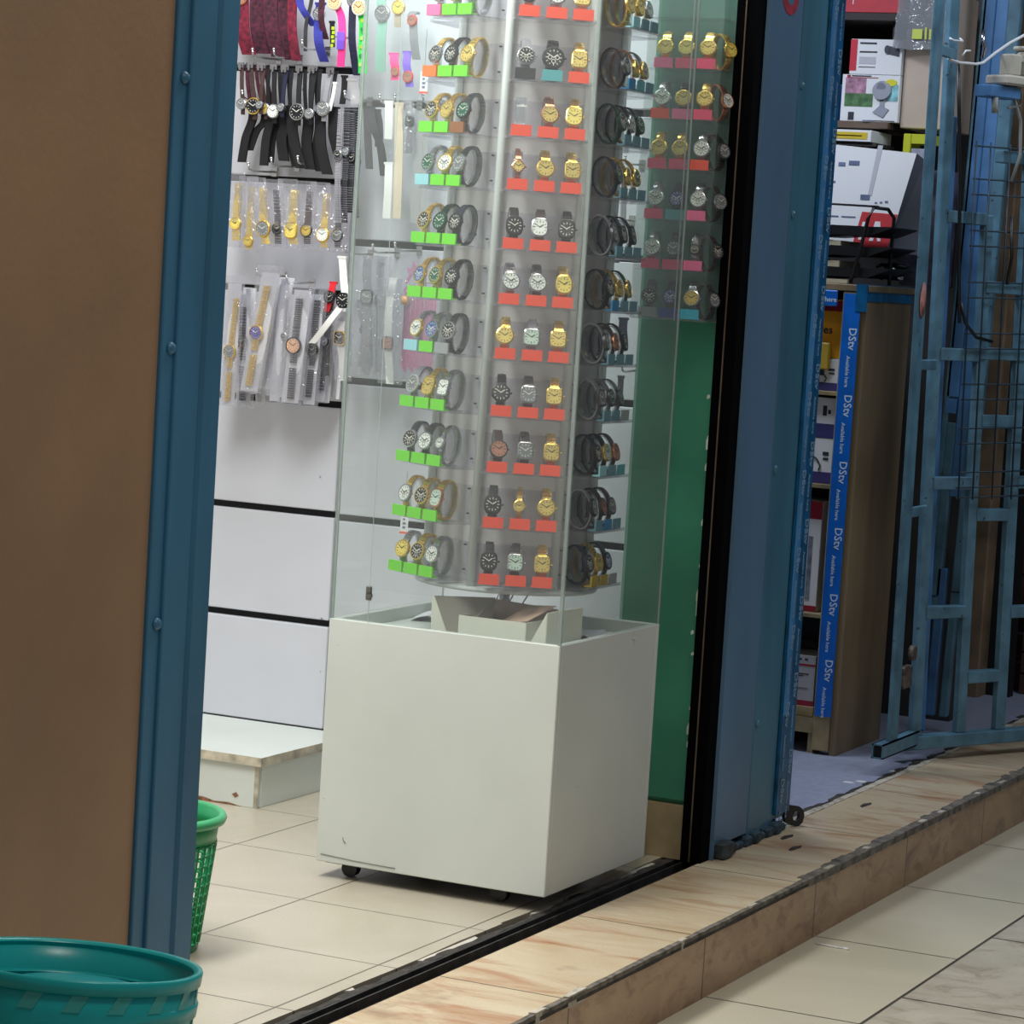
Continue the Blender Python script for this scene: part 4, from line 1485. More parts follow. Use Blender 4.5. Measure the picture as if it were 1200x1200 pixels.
# fourth row: chain watches on white cards in bags
for (c0, c1, cwid, hd, s0, s1, r_, cm, dc, scol, w_, lb, dy) in [
    ((-3.8689, 1.2947, 6.4700), (-3.8726, 0.9776, 6.4700), .040, (-3.8674, 1.1166, 6.4600), (-3.8578, 1.2552, 6.4600), (-3.8697, 0.9870, 6.4600), .019, 'gold', 'grey', 'gold', .012, 'carded gold chain watch at the left end beside the blue post', 0),
    ((-3.8532, 1.2671, 6.4900), (-3.8325, 0.9759, 6.4900), .03, (-3.8478, 1.1447, 6.4850), (-3.8508, 1.2337, 6.4850), (-3.8381, 0.9890, 6.4850), .018, 'black', 'black', 'navy', .014, 'carded dark watch half hidden behind the gold chain card', 0),
    ((-3.7455, 1.3276, 6.4400), (-3.7927, 1.0197, 6.4400), .052, (-3.7732, 1.1716, 6.4300), (-3.7503, 1.2941, 6.4300), (-3.7902, 1.0333, 6.4300), .0205, 'gold', 'violet', 'gold', .015, 'carded gold chain watch with violet blue dial, tilted', 0),
    ((-3.7203, 1.2967, 6.4700), (-3.7320, 0.9972, 6.4700), .030, (-3.7063, 1.1673, 6.4600), (-3.7074, 1.2643, 6.4600), (-3.7115, 1.0078, 6.4600), .010, 'clearm', 'grey', 'clearm', .010, 'pale carded watch behind the violet dial watch', 0),
    ((-3.6527, 1.2893, 6.4500), (-3.6746, 0.9975, 6.4500), .050, (-3.6656, 1.1458, 6.4400), (-3.6582, 1.2669, 6.4400), (-3.6695, 1.0068, 6.4400), .0225, 'black', 'peach', 'gunmetal', .015, 'carded dark chain watch with peach dial', 0),
    ((-3.6237, 1.2806, 6.4800), (-3.6358, 0.9955, 6.4800), .034, (-3.6266, 1.1374, 6.4700), (-3.6222, 1.2652, 6.4700), (-3.6338, 1.0135, 6.4700), .018, 'black', 'black', 'black', .013, 'carded black watch right of the peach dial one', 0),
    ((-3.6122, 1.2795, 6.5000), (-3.6173, 1.0054, 6.5000), .028, (-3.6068, 1.1608, 6.4950), (-3.6060, 1.2666, 6.4950), (-3.6112, 1.0325, 6.4950), .014, 'black', 'grey', 'navy', .012, 'carded navy strap watch at the right end of the cards', 0),
]:
    hang((hd[0], hd[1], hd[2]), [s0, ((s0[0] + hd[0]) / 2, (s0[1] + hd[1]) / 2, hd[2]), hd, ((s1[0] + hd[0]) / 2, (s1[1] + hd[1]) / 2, hd[2]), s1], w_, scol, lb, 'carded chain watches in the fourth row', r=r_, cm=cm, dc=dc, metal=True,
         card=((c0[0], c0[1]), (c1[0], c1[1]), cwid), bag=((c0[0] + .004, c0[1] + .02), (c1[0] + .004, c1[1] - .004), cwid + .022), gap=(.60, .68), name='carded_watch')
    hang((c0[0] + .016, c0[1] - .03, hd[2] + .05), [(c0[0] + .016, c0[1] - .012, hd[2] + .05), (c1[0] + .016, c1[1] + .012, hd[2] + .05)], .01, 'clearm', 'empty white card behind: ' + lb, 'spare cards in the fourth row', shape=None,
         card=((c0[0] + .016, c0[1] - .01), (c1[0] + .016, c1[1] + .006), cwid), name='carded_watch')

# white strap smartwatches beside the acrylic corner
a, h_, m_, e_ = (-3.5516, 1.3826, 6.4600), (-3.5284, 1.2704, 6.4400), (-3.5638, 1.2115, 6.4300), (-3.6134, 1.1558, 6.4400)
hang(h_, [a, ((a[0] + h_[0]) / 2 - .001, (a[1] + h_[1]) / 2, 6.455), h_, m_, e_], .021, 'white', 'white strap smartwatch with black octagonal face, strap curling left', 'smartwatches on the right hook', r=.0215, cm='black', dc='black', shape='octagon')
a, h_, e_ = (-3.5480, 1.2413, 6.4700), (-3.5431, 1.1737, 6.4600), (-3.5286, 1.0653, 6.4600)
hang(h_, [a, h_, ((h_[0] + e_[0]) / 2, (h_[1] + e_[1]) / 2, 6.465), e_], .022, 'white', 'white strap smartwatch with gold framed black square face', 'smartwatches on the right hook', r=.0185, cm='gold', dc='black', shape='square',
     bag=((a[0], a[1]), (e_[0], e_[1]), .05))
a, h_, e_ = (-3.5888, 1.3158, 6.4900), (-3.5908, 1.2760, 6.4800), (-3.6009, 1.2381, 6.4800)
hang(h_, [a, h_, e_], .018, 'red', 'red strap watch peeking out behind the black octagonal face', 'smartwatches on the right hook', r=.016, cm='black', dc='black')
a, h_, e_ = (-3.5971, 1.2804, 6.5000), (-3.6060, 1.2226, 6.5000), (-3.6040, 1.0728, 6.5000)
hang(h_, [a, h_, e_], .024, 'blackrub', 'black strap watch behind the white strap that curls left', 'smartwatches on the right hook', r=.018, cm='black', dc='black')

# goods seen through the acrylic
for (a, h_, e_, w_, scol, cm, dc, sh, r_, metal, bag, lb) in [
    ((-3.4935, 2.0574, 6.5000), (-3.4786, 1.9987, 6.4700), (-3.4818, 1.8538, 6.4800), .026, 'teal', 'silver', 'grey', 'round', .022, False, .0, 'silver watch with faded green strap seen through the acrylic'),
    ((-3.4470, 2.0581, 6.5000), (-3.4333, 2.0145, 6.4700), (-3.4402, 1.9662, 6.4800), .018, 'beige', 'gold', 'lemon', 'round', .019, False, .0, 'gold children watch with yellow face seen through the acrylic'),
    ((-3.4047, 2.0075, 6.5000), (-3.3924, 1.9832, 6.4700), (-3.3814, 1.8864, 6.4800), .022, 'grey', 'red', 'rosed', 'small', .014, False, .0, 'grey strap watch with pinkish red face seen through the acrylic'),
    ((-3.4511, 1.9027, 6.4900), (-3.4378, 1.8550, 6.4800), (-3.4388, 1.8335, 6.4800), .024, 'pink', 'red', 'rosed', 'small', .012, False, .0, 'pink watch with red rim seen through acrylic, left one'),
    ((-3.4124, 1.9079, 6.4900), (-3.3952, 1.8424, 6.4700), (-3.3911, 1.8169, 6.4700), .022, 'purple', 'red', 'rosed', 'small', .015, False, .0, 'purple watch with red face seen through acrylic, right one'),
    ((-3.4829, 1.3866, 6.4700), (-3.4708, 1.2829, 6.4600), (-3.4652, 1.0830, 6.4600), .024, 'grey', 'gunmetal', 'grey', 'square', .0195, False, .075, 'bagged grey square smartwatch seen through the acrylic'),
    ((-3.4596, 1.3888, 6.5000), (-3.4493, 1.2760, 6.4900), (-3.4418, 1.0845, 6.4900), .022, 'clearm', 'grey', 'grey', 'square', .016, False, .07, 'bagged pale grey watch behind the grey square smartwatch'),
    ((-3.4004, 1.3346, 6.4600), (-3.3938, 1.1706, 6.4400), (-3.3821, 1.0675, 6.4400), .021, 'white', 'gunmetal', 'rosed', 'square', .0175, False, .07, 'bagged white strap watch with brown square face through the acrylic'),
    ((-3.5036, 1.2727, 6.4900), (-3.4782, 1.1999, 6.4700), (-3.4818, 1.1036, 6.4700), .02, 'grey', 'black', 'black', 'round', .014, False, .07, 'bagged watch with small black round face through the acrylic'),
    ((-3.4017, 1.7839, 6.4900), (-3.3883, 1.7321, 6.4800), (-3.3877, 1.6506, 6.4800), .017, 'grey', 'gunmetal', 'black', 'square', .014, False, .04, 'small dark square smartwatch hanging beside the white link band'),
]:
    hang(h_, [a, ((a[0] + h_[0]) / 2, (a[1] + h_[1]) / 2, h_[2]), h_, ((e_[0] + h_[0]) / 2, (e_[1] + h_[1]) / 2, h_[2]), e_], w_, scol, lb, 'watches seen through the acrylic', shape=sh, r=r_, cm=cm, dc=dc, metal=metal,
         bag=((a[0], a[1]), (e_[0], e_[1]), bag) if bag else None)
for (pts, w_, scol, lb, metal) in [
    ([(-3.5109, 1.7654, 6.4900), (-3.4814, 1.7103, 6.4600), (-3.4587, 1.6638, 6.4600), (-3.4548, 1.5919, 6.4800)], .022, 'blackrub', 'black rubber strap curving right, seen through the acrylic', False),
    ([(-3.5262, 1.7657, 6.5000), (-3.5134, 1.6896, 6.4900), (-3.5031, 1.6077, 6.4900)], .020, 'gunmetal', 'dark grey strap hanging straight, left of the curving black strap', False),
    ([(-3.5040, 1.7607, 6.5100), (-3.4889, 1.7236, 6.5000), (-3.4851, 1.6654, 6.5000)], .022, 'blackrub', 'second black rubber strap behind the curving one', False),
    ([(-3.4472, 1.7809, 6.4700), (-3.4388, 1.7332, 6.4600), (-3.4380, 1.6839, 6.4600)], .022, 'white', 'short white strap with buckle seen through the acrylic', False),
    ([(-3.4371, 1.6265, 6.4700), (-3.4300, 1.5617, 6.4600), (-3.4298, 1.4842, 6.4600)], .022, 'white', 'long white strap below the short one seen through the acrylic', False),
    ([(-3.4230, 1.7782, 6.4800), (-3.4103, 1.6276, 6.4700), (-3.4058, 1.4857, 6.4700)], .024, 'beige', 'long cream and pinkish strap seen through the acrylic', False),
    ([(-3.3664, 1.7600, 6.5000), (-3.3586, 1.6094, 6.4900), (-3.3595, 1.4759, 6.4900)], .030, 'clearm', 'white link band like a ladder seen through the acrylic', True),
    ([(-2.8183, 1.5029, 6.5000), (-2.8120, 1.4447, 6.5000), (-2.8070, 1.4072, 6.5000)], .018, 'gunmetal', 'grey strap hanging behind the right hand watches near the pier', False),
    ([(-2.8007, 1.6413, 6.5000), (-2.7987, 1.5810, 6.5000), (-2.7944, 1.4874, 6.5000)], .014, 'grey', 'narrow grey strap behind the right hand watches, higher up', False),
    ([(-2.7771, 1.2749, 6.5000), (-2.7775, 1.2477, 6.5000), (-2.7730, 1.2165, 6.5000)], .022, 'navy', 'dark blue strap behind the right hand watches', False),
    ([(-2.7739, 1.1324, 6.5000), (-2.7740, 1.1008, 6.5000), (-2.7732, 1.0567, 6.5000)], .015, 'gunmetal', 'grey strap with holes behind the right hand watches, lower', False),
]:
    c0 = pts[len(pts) // 2]
    hang(c0, pts, w_, scol, lb, 'straps seen through the acrylic', shape=None, metal=metal, name='watch_strap', cat='watch strap')
# pink pack with an orange ball and pink bow, in a bag
a, c_3, e_ = (-3.3421, 1.2826, 6.5000), (-3.3339, 1.1964, 6.5000), (-3.3246, 1.0928, 6.5000)
t = thing('hair_accessory_pack', 'bagged pink fringed pack with orange ball charm, seen behind the carousel left side', 'accessory pack', (c_3[0], 6.49, c_3[1]))
b = MB()
for i in range(14):
    x_ = -.045 + .0065 * i
    b.ribbon([(x_, .004 * (i % 2), .09), (x_ + .004, -.004, .02), (x_ - .002, .002, -.085 - .006 * (i % 3))], .006, .002, (1, 0, 0))
part('fringe', b, mat('pink_fringe', (214, 90, 150), 0.7, var=0.2), t)
b = MB()
b.lathe([(.0005, -.014)] + [(.014 * math.cos(R(a)), .014 * math.sin(R(a))) for a in range(-70, 80, 20)] + [(.0005, .014)], 16, 0, (-.038, -.012, .085))
part('ball_charm', b, mat('orange_ball', (226, 170, 110), 0.4), t)
b = MB()
b.prism([(-.034, .13), (-.012, .17), (-.020, .185), (-.026, .165), (-.04, .168), (-.032, .150), (-.042, .125)], -.014, -.008, 0, 'y')
b.prism([(-.036, .12), (-.016, .125), (-.030, .105), (-.040, .09), (-.040, .105), (-.046, .11)], -.014, -.008, 0, 'y')
part('star_bow', b, mat('pink_star', (240, 130, 190), 0.5), t)
part('bag', MB().box((-.058, -.022, -.115), (.055, -.0205, .20)), M_bag, t)
for (a, lb) in (((-3.3560, 1.8315, 6.4800), 'small white price card hanging left of the ninth carousel shelf'), ((-3.3230, 0.7202, 6.4500), 'small pale price card hanging below the second carousel shelf on the left')):
    t = thing('price_card', lb, 'price card', (a[0], a[2], a[1]))
    part('card', MB().box((-.011, -.001, -.028), (.011, 0, .026)), M_whitep, t)
    part('hanging_thread', MB().box((-.0005, -.0008, .026), (.0005, 0, .13)), M_steel, t)
    part('print', MB().box((-.0045, -.0016, -.016), (.0035, -.001, -.010)).box((-.0045, -.0016, -.006), (.0045, -.001, .000)).box((-.004, -.0016, .005), (.002, -.001, .010)), mat('price_print', (110, 112, 140), 0.6), t)
    part('edge_band', MB().box((-.012, -.0018, -.029), (.012, 0, -.024)), TAG['red'], t)

# ================================================================ shop floor things
pl_ = thing('display_plinth', 'low white laminate plinth with worn edges at the foot of the slatwall', 'plinth', (-4.0, 6.37, 0))
part('top_board', MB().box((-1.1, -.245, .112), (.484, .24, .130), 0, .0015), M_white, pl_)
part('front_board', MB().box((-1.1, -.235, 0), (.470, -.219, .112), 0, .001), M_white, pl_)
part('end_board', MB().box((.458, -.219, 0), (.473, .24, .112), 0, .001), M_white, pl_)
part('edge_band', MB().box((-1.1, -.2465, .108), (.4855, -.2445, .1305)).box((.4840, -.2445, .108), (.4858, .24, .1305)).box((.463, -.2365, 0), (.4745, -.2345, .108)), mat('worn_edge_band', (176, 168, 150), 0.5, var=0.2, vscale=30), pl_, label='worn greyish edge band')
b = MB()
b.prism([(.26, 0), (.27, .012), (.32, .010), (.35, .004), (.39, .006), (.43, 0)], -.2362, -.2352, 0, 'y')
b.prism([(.40, .028), (.412, .034), (.420, .026), (.410, .020)], -.2362, -.2352, 0, 'y')
part('chipped_patch', b, mat('chipped_brown', (120, 88, 64), 0.8, var=0.4, vscale=60), pl_, label='brown chipped chipboard')

# green laundry-style basket behind the post
BX, BY = -2.9911, 4.7619
bk = thing('plastic_basket', 'green plastic waste basket with pierced sides, half behind the blue post', 'basket', (BX, BY, 0))
M_bg = mat('green_basket_plastic', (22, 138, 84), 0.35, var=0.06)
Hb, rt_, rb_ = .27, .150, .118


def bnode(u, a):
    r_ = rb_ + (rt_ - rb_) * u
    return (r_ * math.cos(a), r_ * math.sin(a), Hb * u)


b = MB()
n = 40
for (u0, u1) in ((0.0, .06), (.80, 1.0)):
    vs, fs = [], []
    for u in (u0, u1):
        for off in (0, -.003):
            for i in range(n):
                x_, y_, z_ = bnode(u, 2 * PI * i / n)
                k_ = 1 + off / .12
                vs.append((x_ * k_, y_ * k_, z_))
    for i in range(n):
        j = (i + 1) % n
        fs += [(i, j, 2 * n + j, 2 * n + i), (n + j, n + i, 3 * n + i, 3 * n + j), (j, i, n + i, n + j), (2 * n + i, 2 * n + j, 3 * n + j, 3 * n + i)]
    b._add(vs, fs, 0, True)
for ku in range(11):
    u = .06 + .74 * ku / 10
    b.tube([bnode(u, 2 * PI * i / n) for i in range(n + 1)], .0024, 5)
for i in range(n):
    a = 2 * PI * i / n
    b.tube([bnode(.05, a), bnode(.81, a)], .0026, 5)
b.lathe([(.001, 0), (rb_, 0), (rb_, .003), (.001, .003)], n)
part('body', b, M_bg, bk)
b = MB()
b.lathe([(rt_ - .004, Hb - .012), (rt_ + .010, Hb - .014), (rt_ + .013, Hb - .006), (rt_ + .010, Hb + .002), (rt_ + .002, Hb + .005), (rt_ - .004, Hb), (rt_ - .004, Hb - .012)], 48, cap=False)
part('rim', b, mat('green_basket_rim', (62, 158, 104), 0.35), bk)

# stack of turquoise buckets in the corridor
M_tq = mat('turquoise_plastic', (22, 184, 186), 0.3, var=0.04, vscale=5)
M_tq2 = mat('turquoise_plastic_relief', (70, 178, 172), 0.35, var=0.05)
UX, UY = -2.0029, 3.0372
UZ = .30
RB = .1665
for q, (zo, k_, lb) in enumerate(((0.0, 1.0, 'turquoise plastic bucket nested on top of the stack at the lower left corner'), (-.040, .975, 'turquoise plastic bucket lower in the stack, its rim showing under the first'))):
    bu = thing('plastic_bucket', lb, 'bucket', (UX, UY, UZ - .25), (0, 0, 0), 'stacked turquoise buckets')
    bu.rotation_euler = (R(-6.0), R(0), R(25) * 0)
    bu.location = (UX, UY + zo * -.0, .466 + zo)
    r0 = RB * k_
    b = MB()
    b.lathe([(r0 * .72, -.36), (r0 * .965, -.045), (r0 * .97, -.004), (r0 * .95, -.004), (r0 * .94, -.045), (r0 * .70, -.35), (.001, -.35)], 56, cap=False)
    b.lathe([(.001, -.36), (r0 * .72, -.36)], 56, cap=False)
    body_ = b
    b = MB()
    b.lathe([(r0 * .93, -.003), (r0 * .975, -.016), (r0 * .992, -.017), (r0 * .998, -.006), (r0 * 1.0, -.002), (r0 * .992, .001), (r0 * .94, 0), (r0 * .93, -.003)], 56, cap=False)
    part('rim', b, M_tq, bu)
    b = MB()
    for i in range(18):
        a0 = 2 * PI * i / 18
        vs = []
        for (da, z_) in ((0, -.044), (.13, -.044), (.21, -.038 + .0), (.08, -.038)):
            for rr_ in (r0 * .94, r0 * .952):
                pass
        for rr_ in (r0 * .955, r0 * .974):
            for (da, z_) in ((0, -.039), (.13, -.039), (.20, -.018), (.07, -.018)):
                vs.append((rr_ * math.cos(a0 + da), rr_ * math.sin(a0 + da), z_))
        body_._add(vs, [(3, 2, 1, 0), (4, 5, 6, 7), (0, 1, 5, 4), (1, 2, 6, 5), (2, 3, 7, 6), (3, 0, 4, 7)], 1)
    part('body', body_, [M_tq, M_tq2], bu)
    if q == 0:
        b = MB()
        b.lathe([(.001, -.352), (r0 * .3, -.348), (r0 * .5, -.35)], 40, cap=False)
        b.lathe([(.001, -.030), (r0 * .25, -.028), (r0 * .50, -.030), (r0 * .58, -.036), (r0 * .68, -.055), (r0 * .74, -.12), (.001, -.12)], 48, cap=False, c=(.01, -.0, 0))
        part('inner_dome', b, mat('turquoise_inner', (40, 180, 190), 0.25), bu, label='raised shiny base of a bowl lying inside')

# cotton bud on the corridor floor
x_, y_, x2_, y2_ = -2.1052, 6.3029, -2.0218, 6.2981
t = thing('cotton_bud', 'white cotton bud lying on the corridor floor below the step', 'cotton bud', (x_, y_, -.1475))
b = MB()
b.cyl((0, 0, 0), (x2_ - x_, y2_ - y_, 0), .0016, 8)
part('stick', b, M_whitep, t)
b = MB()
d_ = Vector((x2_ - x_, y2_ - y_, 0))
b.cyl(d_ * .86, d_ * 1.02, .0034, 10, 0, .0028)
part('cotton_tip', b, M_whitep, t)

# ================================================================ neighbouring shop
M_ply = mat('worn_plywood', (122, 104, 78), 0.6, var=0.22, vscale=5, bump=0.3, bscale=20, vec=(1, 1, 0.18), spots=((92, 76, 56), 3.2, 0.66))
M_plyedge = mat('plywood_edge', (150, 134, 98), 0.65, var=0.2, vscale=12)
M_tape = mat('blue_tape', (20, 104, 200), 0.35, var=0.06, vscale=20, bump=0.2, bscale=60)
M_tape_d = mat('dark_blue_tape', (12, 84, 128), 0.35, var=0.2, vscale=20, bump=0.2, bscale=50)
M_let = mat('tape_lettering', (205, 222, 238), 0.4)

cbx = thing('wooden_shelf_unit', 'worn plywood shelf unit edged with blue printed tape in the neighbouring shop', 'shelf unit', (-2.9, 8.23, 0))


def cb(mb=None):
    mb = mb or MB()
    mb.M = Matrix.Translation((2.9, -8.23, 0))
    return mb


part('side_panel', cb().box((-2.684, 8.03, .0), (-2.662, 8.45, 1.372), 0, .002), M_ply, cbx)
part('front_upright', cb().box((-2.735, 8.022, .012), (-2.684, 8.05, 1.37), 0, .002), M_plyedge, cbx)
part('side_panel', cb().box((-3.60, 8.03, 0), (-3.58, 8.45, 1.372)), M_ply, cbx)
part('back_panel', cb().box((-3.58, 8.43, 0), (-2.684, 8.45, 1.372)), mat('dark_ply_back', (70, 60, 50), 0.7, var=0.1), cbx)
part('top_board', cb().box((-3.60, 8.02, 1.372), (-2.655, 8.46, 1.392), 0, .002), M_ply, cbx)
for z in (.105, .415, .80, 1.075):
    part('shelf_board', cb().box((-3.58, 8.035, z - .012), (-2.735, 8.43, z), 0, .001), M_plyedge, cbx)
part('plinth_board', cb().box((-2.80, 8.03, .06), (-2.735, 8.05, .105)).box((-2.752, 8.035, 0), (-2.735, 8.05, .06)), M_plyedge, cbx)
part('edge_tape', cb().box((-2.731, 8.0195, .115), (-2.680, 8.0215, 1.365)), M_tape, cbx)
part('top_tape', cb().box((-2.695, 8.0175, 1.315), (-2.6595, 8.0195, 1.392)).box((-2.6605, 8.02, 1.345), (-2.6590, 8.45, 1.393)).box((-2.695, 8.02, 1.3925), (-2.660, 8.45, 1.3945)), M_tape_d, cbx)
part('top_tape', cb().box((-3.4, 8.012, 1.325), (-2.75, 8.0195, 1.372), 0, .003), M_tape, cbx, label='crumpled blue tape along the top front edge')
# lettering on the tape, reading downwards
it = []
L0 = Matrix.Translation((2.9, -8.23, 0))


def down_Y(x, y, z):  # text in the x-z plane facing -y, turned to read downwards
    return L0 @ Matrix.Translation((x, y, z)) @ Matrix.Rotation(PI / 2, 4, 'X') @ Matrix.Rotation(-PI / 2, 4, 'Z')


z = 1.30
it.append(('Available here', .021, down_Y(-2.711, 8.0192, z + .10)))
for k in range(9):
    zz = 1.266 - .196 * k
    if zz < .16:
        break
    it.append(('DStv', .033, down_Y(-2.708, 8.0192, zz)))
    it.append(('Shop', .009, down_Y(-2.721, 8.0192, zz)))
    if zz > .25:
        it.append(('Available here', .0160, down_Y(-2.711, 8.0192, zz - .083)))
it.append(('Available here', .020, L0 @ Matrix.Translation((-2.865, 8.0116, 1.338)) @ Matrix.Rotation(PI / 2, 4, 'X')))
merge_text([i for i in it if i[0] != 'Shop'][1:], 'tape_lettering', M_let, cbx)

# tape wrapped down the corridor edge of the pier
tp = thing('printed_tape', 'strip of blue printed tape running down the corner of the blue pier', 'tape', (-2.39, 6.87, 0))
part('strip', MB().box((-.008, -.098, .045), (.001, .0, 2.9), 0, .0008), M_tape_d, tp)
part('fold', MB().box((.001, -.098, .30), (.0022, -.060, 2.9)), mat('faded_blue_tape', (66, 124, 176), 0.35, var=0.25, vscale=14, vec=(1, 1, .2)), tp, label='paler faded half of the tape')
items = []
for k in range(13):
    zz = 2.56 - .196 * k
    if zz < .2:
        break
    for (yy_, s1, s2, off) in ((-.030, .033, .0165, 0), (-.080, .033, .0165, .07)):
        Mt = Matrix.Translation((.0026 if yy_ < -.05 else .0014, yy_, zz - off)) @ Matrix.Rotation(PI / 2, 4, 'Z') @ Matrix.Rotation(PI / 2, 4, 'X') @ Matrix.Rotation(-PI / 2, 4, 'Z')
        items.append(('DStv', s1, Mt))
        items.append(('Available here', s2, Mt @ Matrix.Translation((.083, 0, 0))))
merge_text(items, 'tape_lettering', mat('faded_tape_lettering', (128, 158, 182), 0.4), tp)

lug = thing('steel_lug', 'black steel lug with a round hole welded low on the blue pier', 'steel lug', (-2.40, 6.87, .03))
b = MB()
n = 20
outer = [(-.01, .032), (.045, .022), (.062, .012), (.068, -.005), (.062, -.022), (.048, -.030), (.02, -.026), (-.01, -.012)]
hole = [(.036 + .0125 * math.cos(2 * PI * i / n), -.003 + .0125 * math.sin(2 * PI * i / n)) for i in range(n)]
# ring of quads between the outline (resampled by angle) and the hole
ring = []
for i in range(n):
    a = 2 * PI * i / n
    d = Vector((math.cos(a), math.sin(a)))
    o0 = Vector((.036, -.003))
    best = None
    for q in range(len(outer)):
        p1, p2 = Vector(outer[q]), Vector(outer[(q + 1) % len(outer)])
        e = p2 - p1
        den = d.x * e.y - d.y * e.x
        if abs(den) < 1e-9:
            continue
        tt = ((p1.x - o0.x) * e.y - (p1.y - o0.y) * e.x) / den
        ss = ((p1.x - o0.x) * d.y - (p1.y - o0.y) * d.x) / den
        if tt > 0 and -1e-6 <= ss <= 1 + 1e-6 and (best is None or tt < best):
            best = tt
    ring.append(tuple(o0 + d * best))
vs = []
for th in (0, .008):
    vs += [(th, p[0], p[1]) for p in ring] + [(th, p[0], p[1]) for p in hole]
fs = []
for i in range(n):
    j = (i + 1) % n
    fs += [(i, j, n + j, n + i), (2 * n + j, 2 * n + i, 3 * n + i, 3 * n + j), (j, i, 2 * n + i, 2 * n + j), (n + i, n + j, 3 * n + j, 3 * n + i)]
b._add(vs, fs)
lp_ = part('plate', b, M_dark, lug)
lp_.rotation_euler = (0, 0, R(-22))

# goods in the shelf unit (front y about 8.06)


def carton(name, x0, x1, z0, z1, y0, dep, base, label, cat, deco, mats_extra=None, tiltx=0.0):
    t = thing(name, label, cat, ((x0 + x1) / 2, y0, z0), (tiltx, 0, 0))
    W_, H_ = x1 - x0, z1 - z0
    part('box_body', MB().box((-W_ / 2, 0, 0), (W_ / 2, dep, H_), 0, .0012), base, t)
    for nm, m_, rects in deco:
        b = MB()
        for (a, c, e, f) in rects:
            b.box((-W_ / 2 + a * W_, -.0012, c * H_), (-W_ / 2 + e * W_, .0002, f * H_))
        part(nm, b, m_, t)
    return t, W_, H_


ink = mat('dark_print', (50, 50, 60), 0.6)
redp = mat('dark_red_print', (150, 34, 54), 0.5, var=0.1)
yel = mat('yellow_orange_card', (236, 164, 40), 0.5, var=0.06)
indigo = mat('indigo_print', (66, 62, 120), 0.5, var=0.15)
greyp = mat('grey_print', (120, 126, 136), 0.6, var=0.2, vscale=40)
t, W_, H_ = carton('product_box', -2.95, -2.742, 1.172, 1.345, 8.07, .18, yel, 'yellow orange product box with red top on the uppermost shelf of the plywood unit', 'box', [('red_band', redp, [(0, .80, 1, .98)]), ('print', ink, [(.62, .30, .63, .31)])])
merge_text([('yes', .034, Matrix.Translation((.026, -.0014, .072)) @ Matrix.Rotation(PI / 2, 4, 'X'))], 'lettering', ink, t)
t = thing('yellow_pack', 'narrow mustard yellow pack standing in front of the white blue boxes', 'pack', (-2.800, 8.045, 1.075))
part('box_body', MB().box((-.035, 0, .062), (.026, .02, .142), 0, .004), mat('mustard_pack', (186, 156, 60), 0.4, var=0.15), t)
part('cap', MB().box((-.026, .002, .045), (.010, .018, .062), 0, .003), M_dark, t)
for i, (z0, z1, lb) in enumerate(((.945, 1.165, 'white and indigo product box with black cable picture, upper of two'), (.812, .943, 'white and indigo product box with black cable picture, lower of two'))):
    z0_ = z0 if i else 1.075 - .0
    if i == 0:
        z0_, z1 = 1.076, 1.170
    t, W_, H_ = carton('product_box', -2.95, -2.744, z0_ if i == 0 else .801, z1 if i == 0 else .935, 8.06, .2, M_whitep, lb, 'box', [('indigo_band', indigo, [(0, 0, 1, .25)]), ('print', ink, [(.84, .62, .93, .70), (.85, .52, .93, .57)])])
    b = MB()
    b.tube([(-.02, -.002, H_ * .75), (.02, -.002, H_ * .70), (.055, -.002, H_ * .52), (.066, -.002, H_ * .38), (.060, -.002, H_ * .28)], .0022, 6)
    part('cable_picture', b, ink, t)
t, W_, H_ = carton('product_box', -2.95, -2.744, .936, 1.055, 8.06, .2, M_whitep, 'white and indigo product box standing between the two cable boxes', 'box', [('indigo_band', indigo, [(0, 0, 1, .35)]), ('print', ink, [(.80, .55, .86, .8), (.88, .6, .92, .7)])])
t, W_, H_ = carton('product_box', -3.0, -2.768, .417, .745, 8.07, .25, M_whitep, 'tall white product box with dark red ends on the second shelf of the plywood unit', 'box', [('red_band', redp, [(0, .84, 1, 1), (0, 0, 1, .05)]), ('print', greyp, [(.84, .1, .90, .68)]), ('panel_print', ink, [(.70, .22, .80, .34)])])
t, W_, H_ = carton('product_box', -3.0, -2.752, .135, .285, 8.06, .25, mat('grey_white_card', (178, 176, 176), 0.6, var=0.05), 'grey white carton with thin red lines on the lowest shelf of the plywood unit', 'box', [('red_line', redp, [(0, .79, 1, .83), (0, -.02, 1, .10)]), ('print', ink, [(.55, .62, .92, .64), (.55, .58, .85, .60), (.55, .34, .92, .35), (.78, .90, .82, .94), (.86, .90, .90, .94)])])
t, W_, H_ = carton('timber_block', -3.0, -2.748, .106, .134, 8.055, .25, M_plyedge, 'thin raw timber board under the grey white carton', 'timber board', [])
t, W_, H_ = carton('product_box', -2.95, -2.765, .29, .40, 8.20, .12, M_dark, 'dark box in shadow above the grey white carton', 'box', [('edge_line', mat('dark_grey_edge', (58, 52, 60), 0.6), [(0, 0, 1, .2)])])

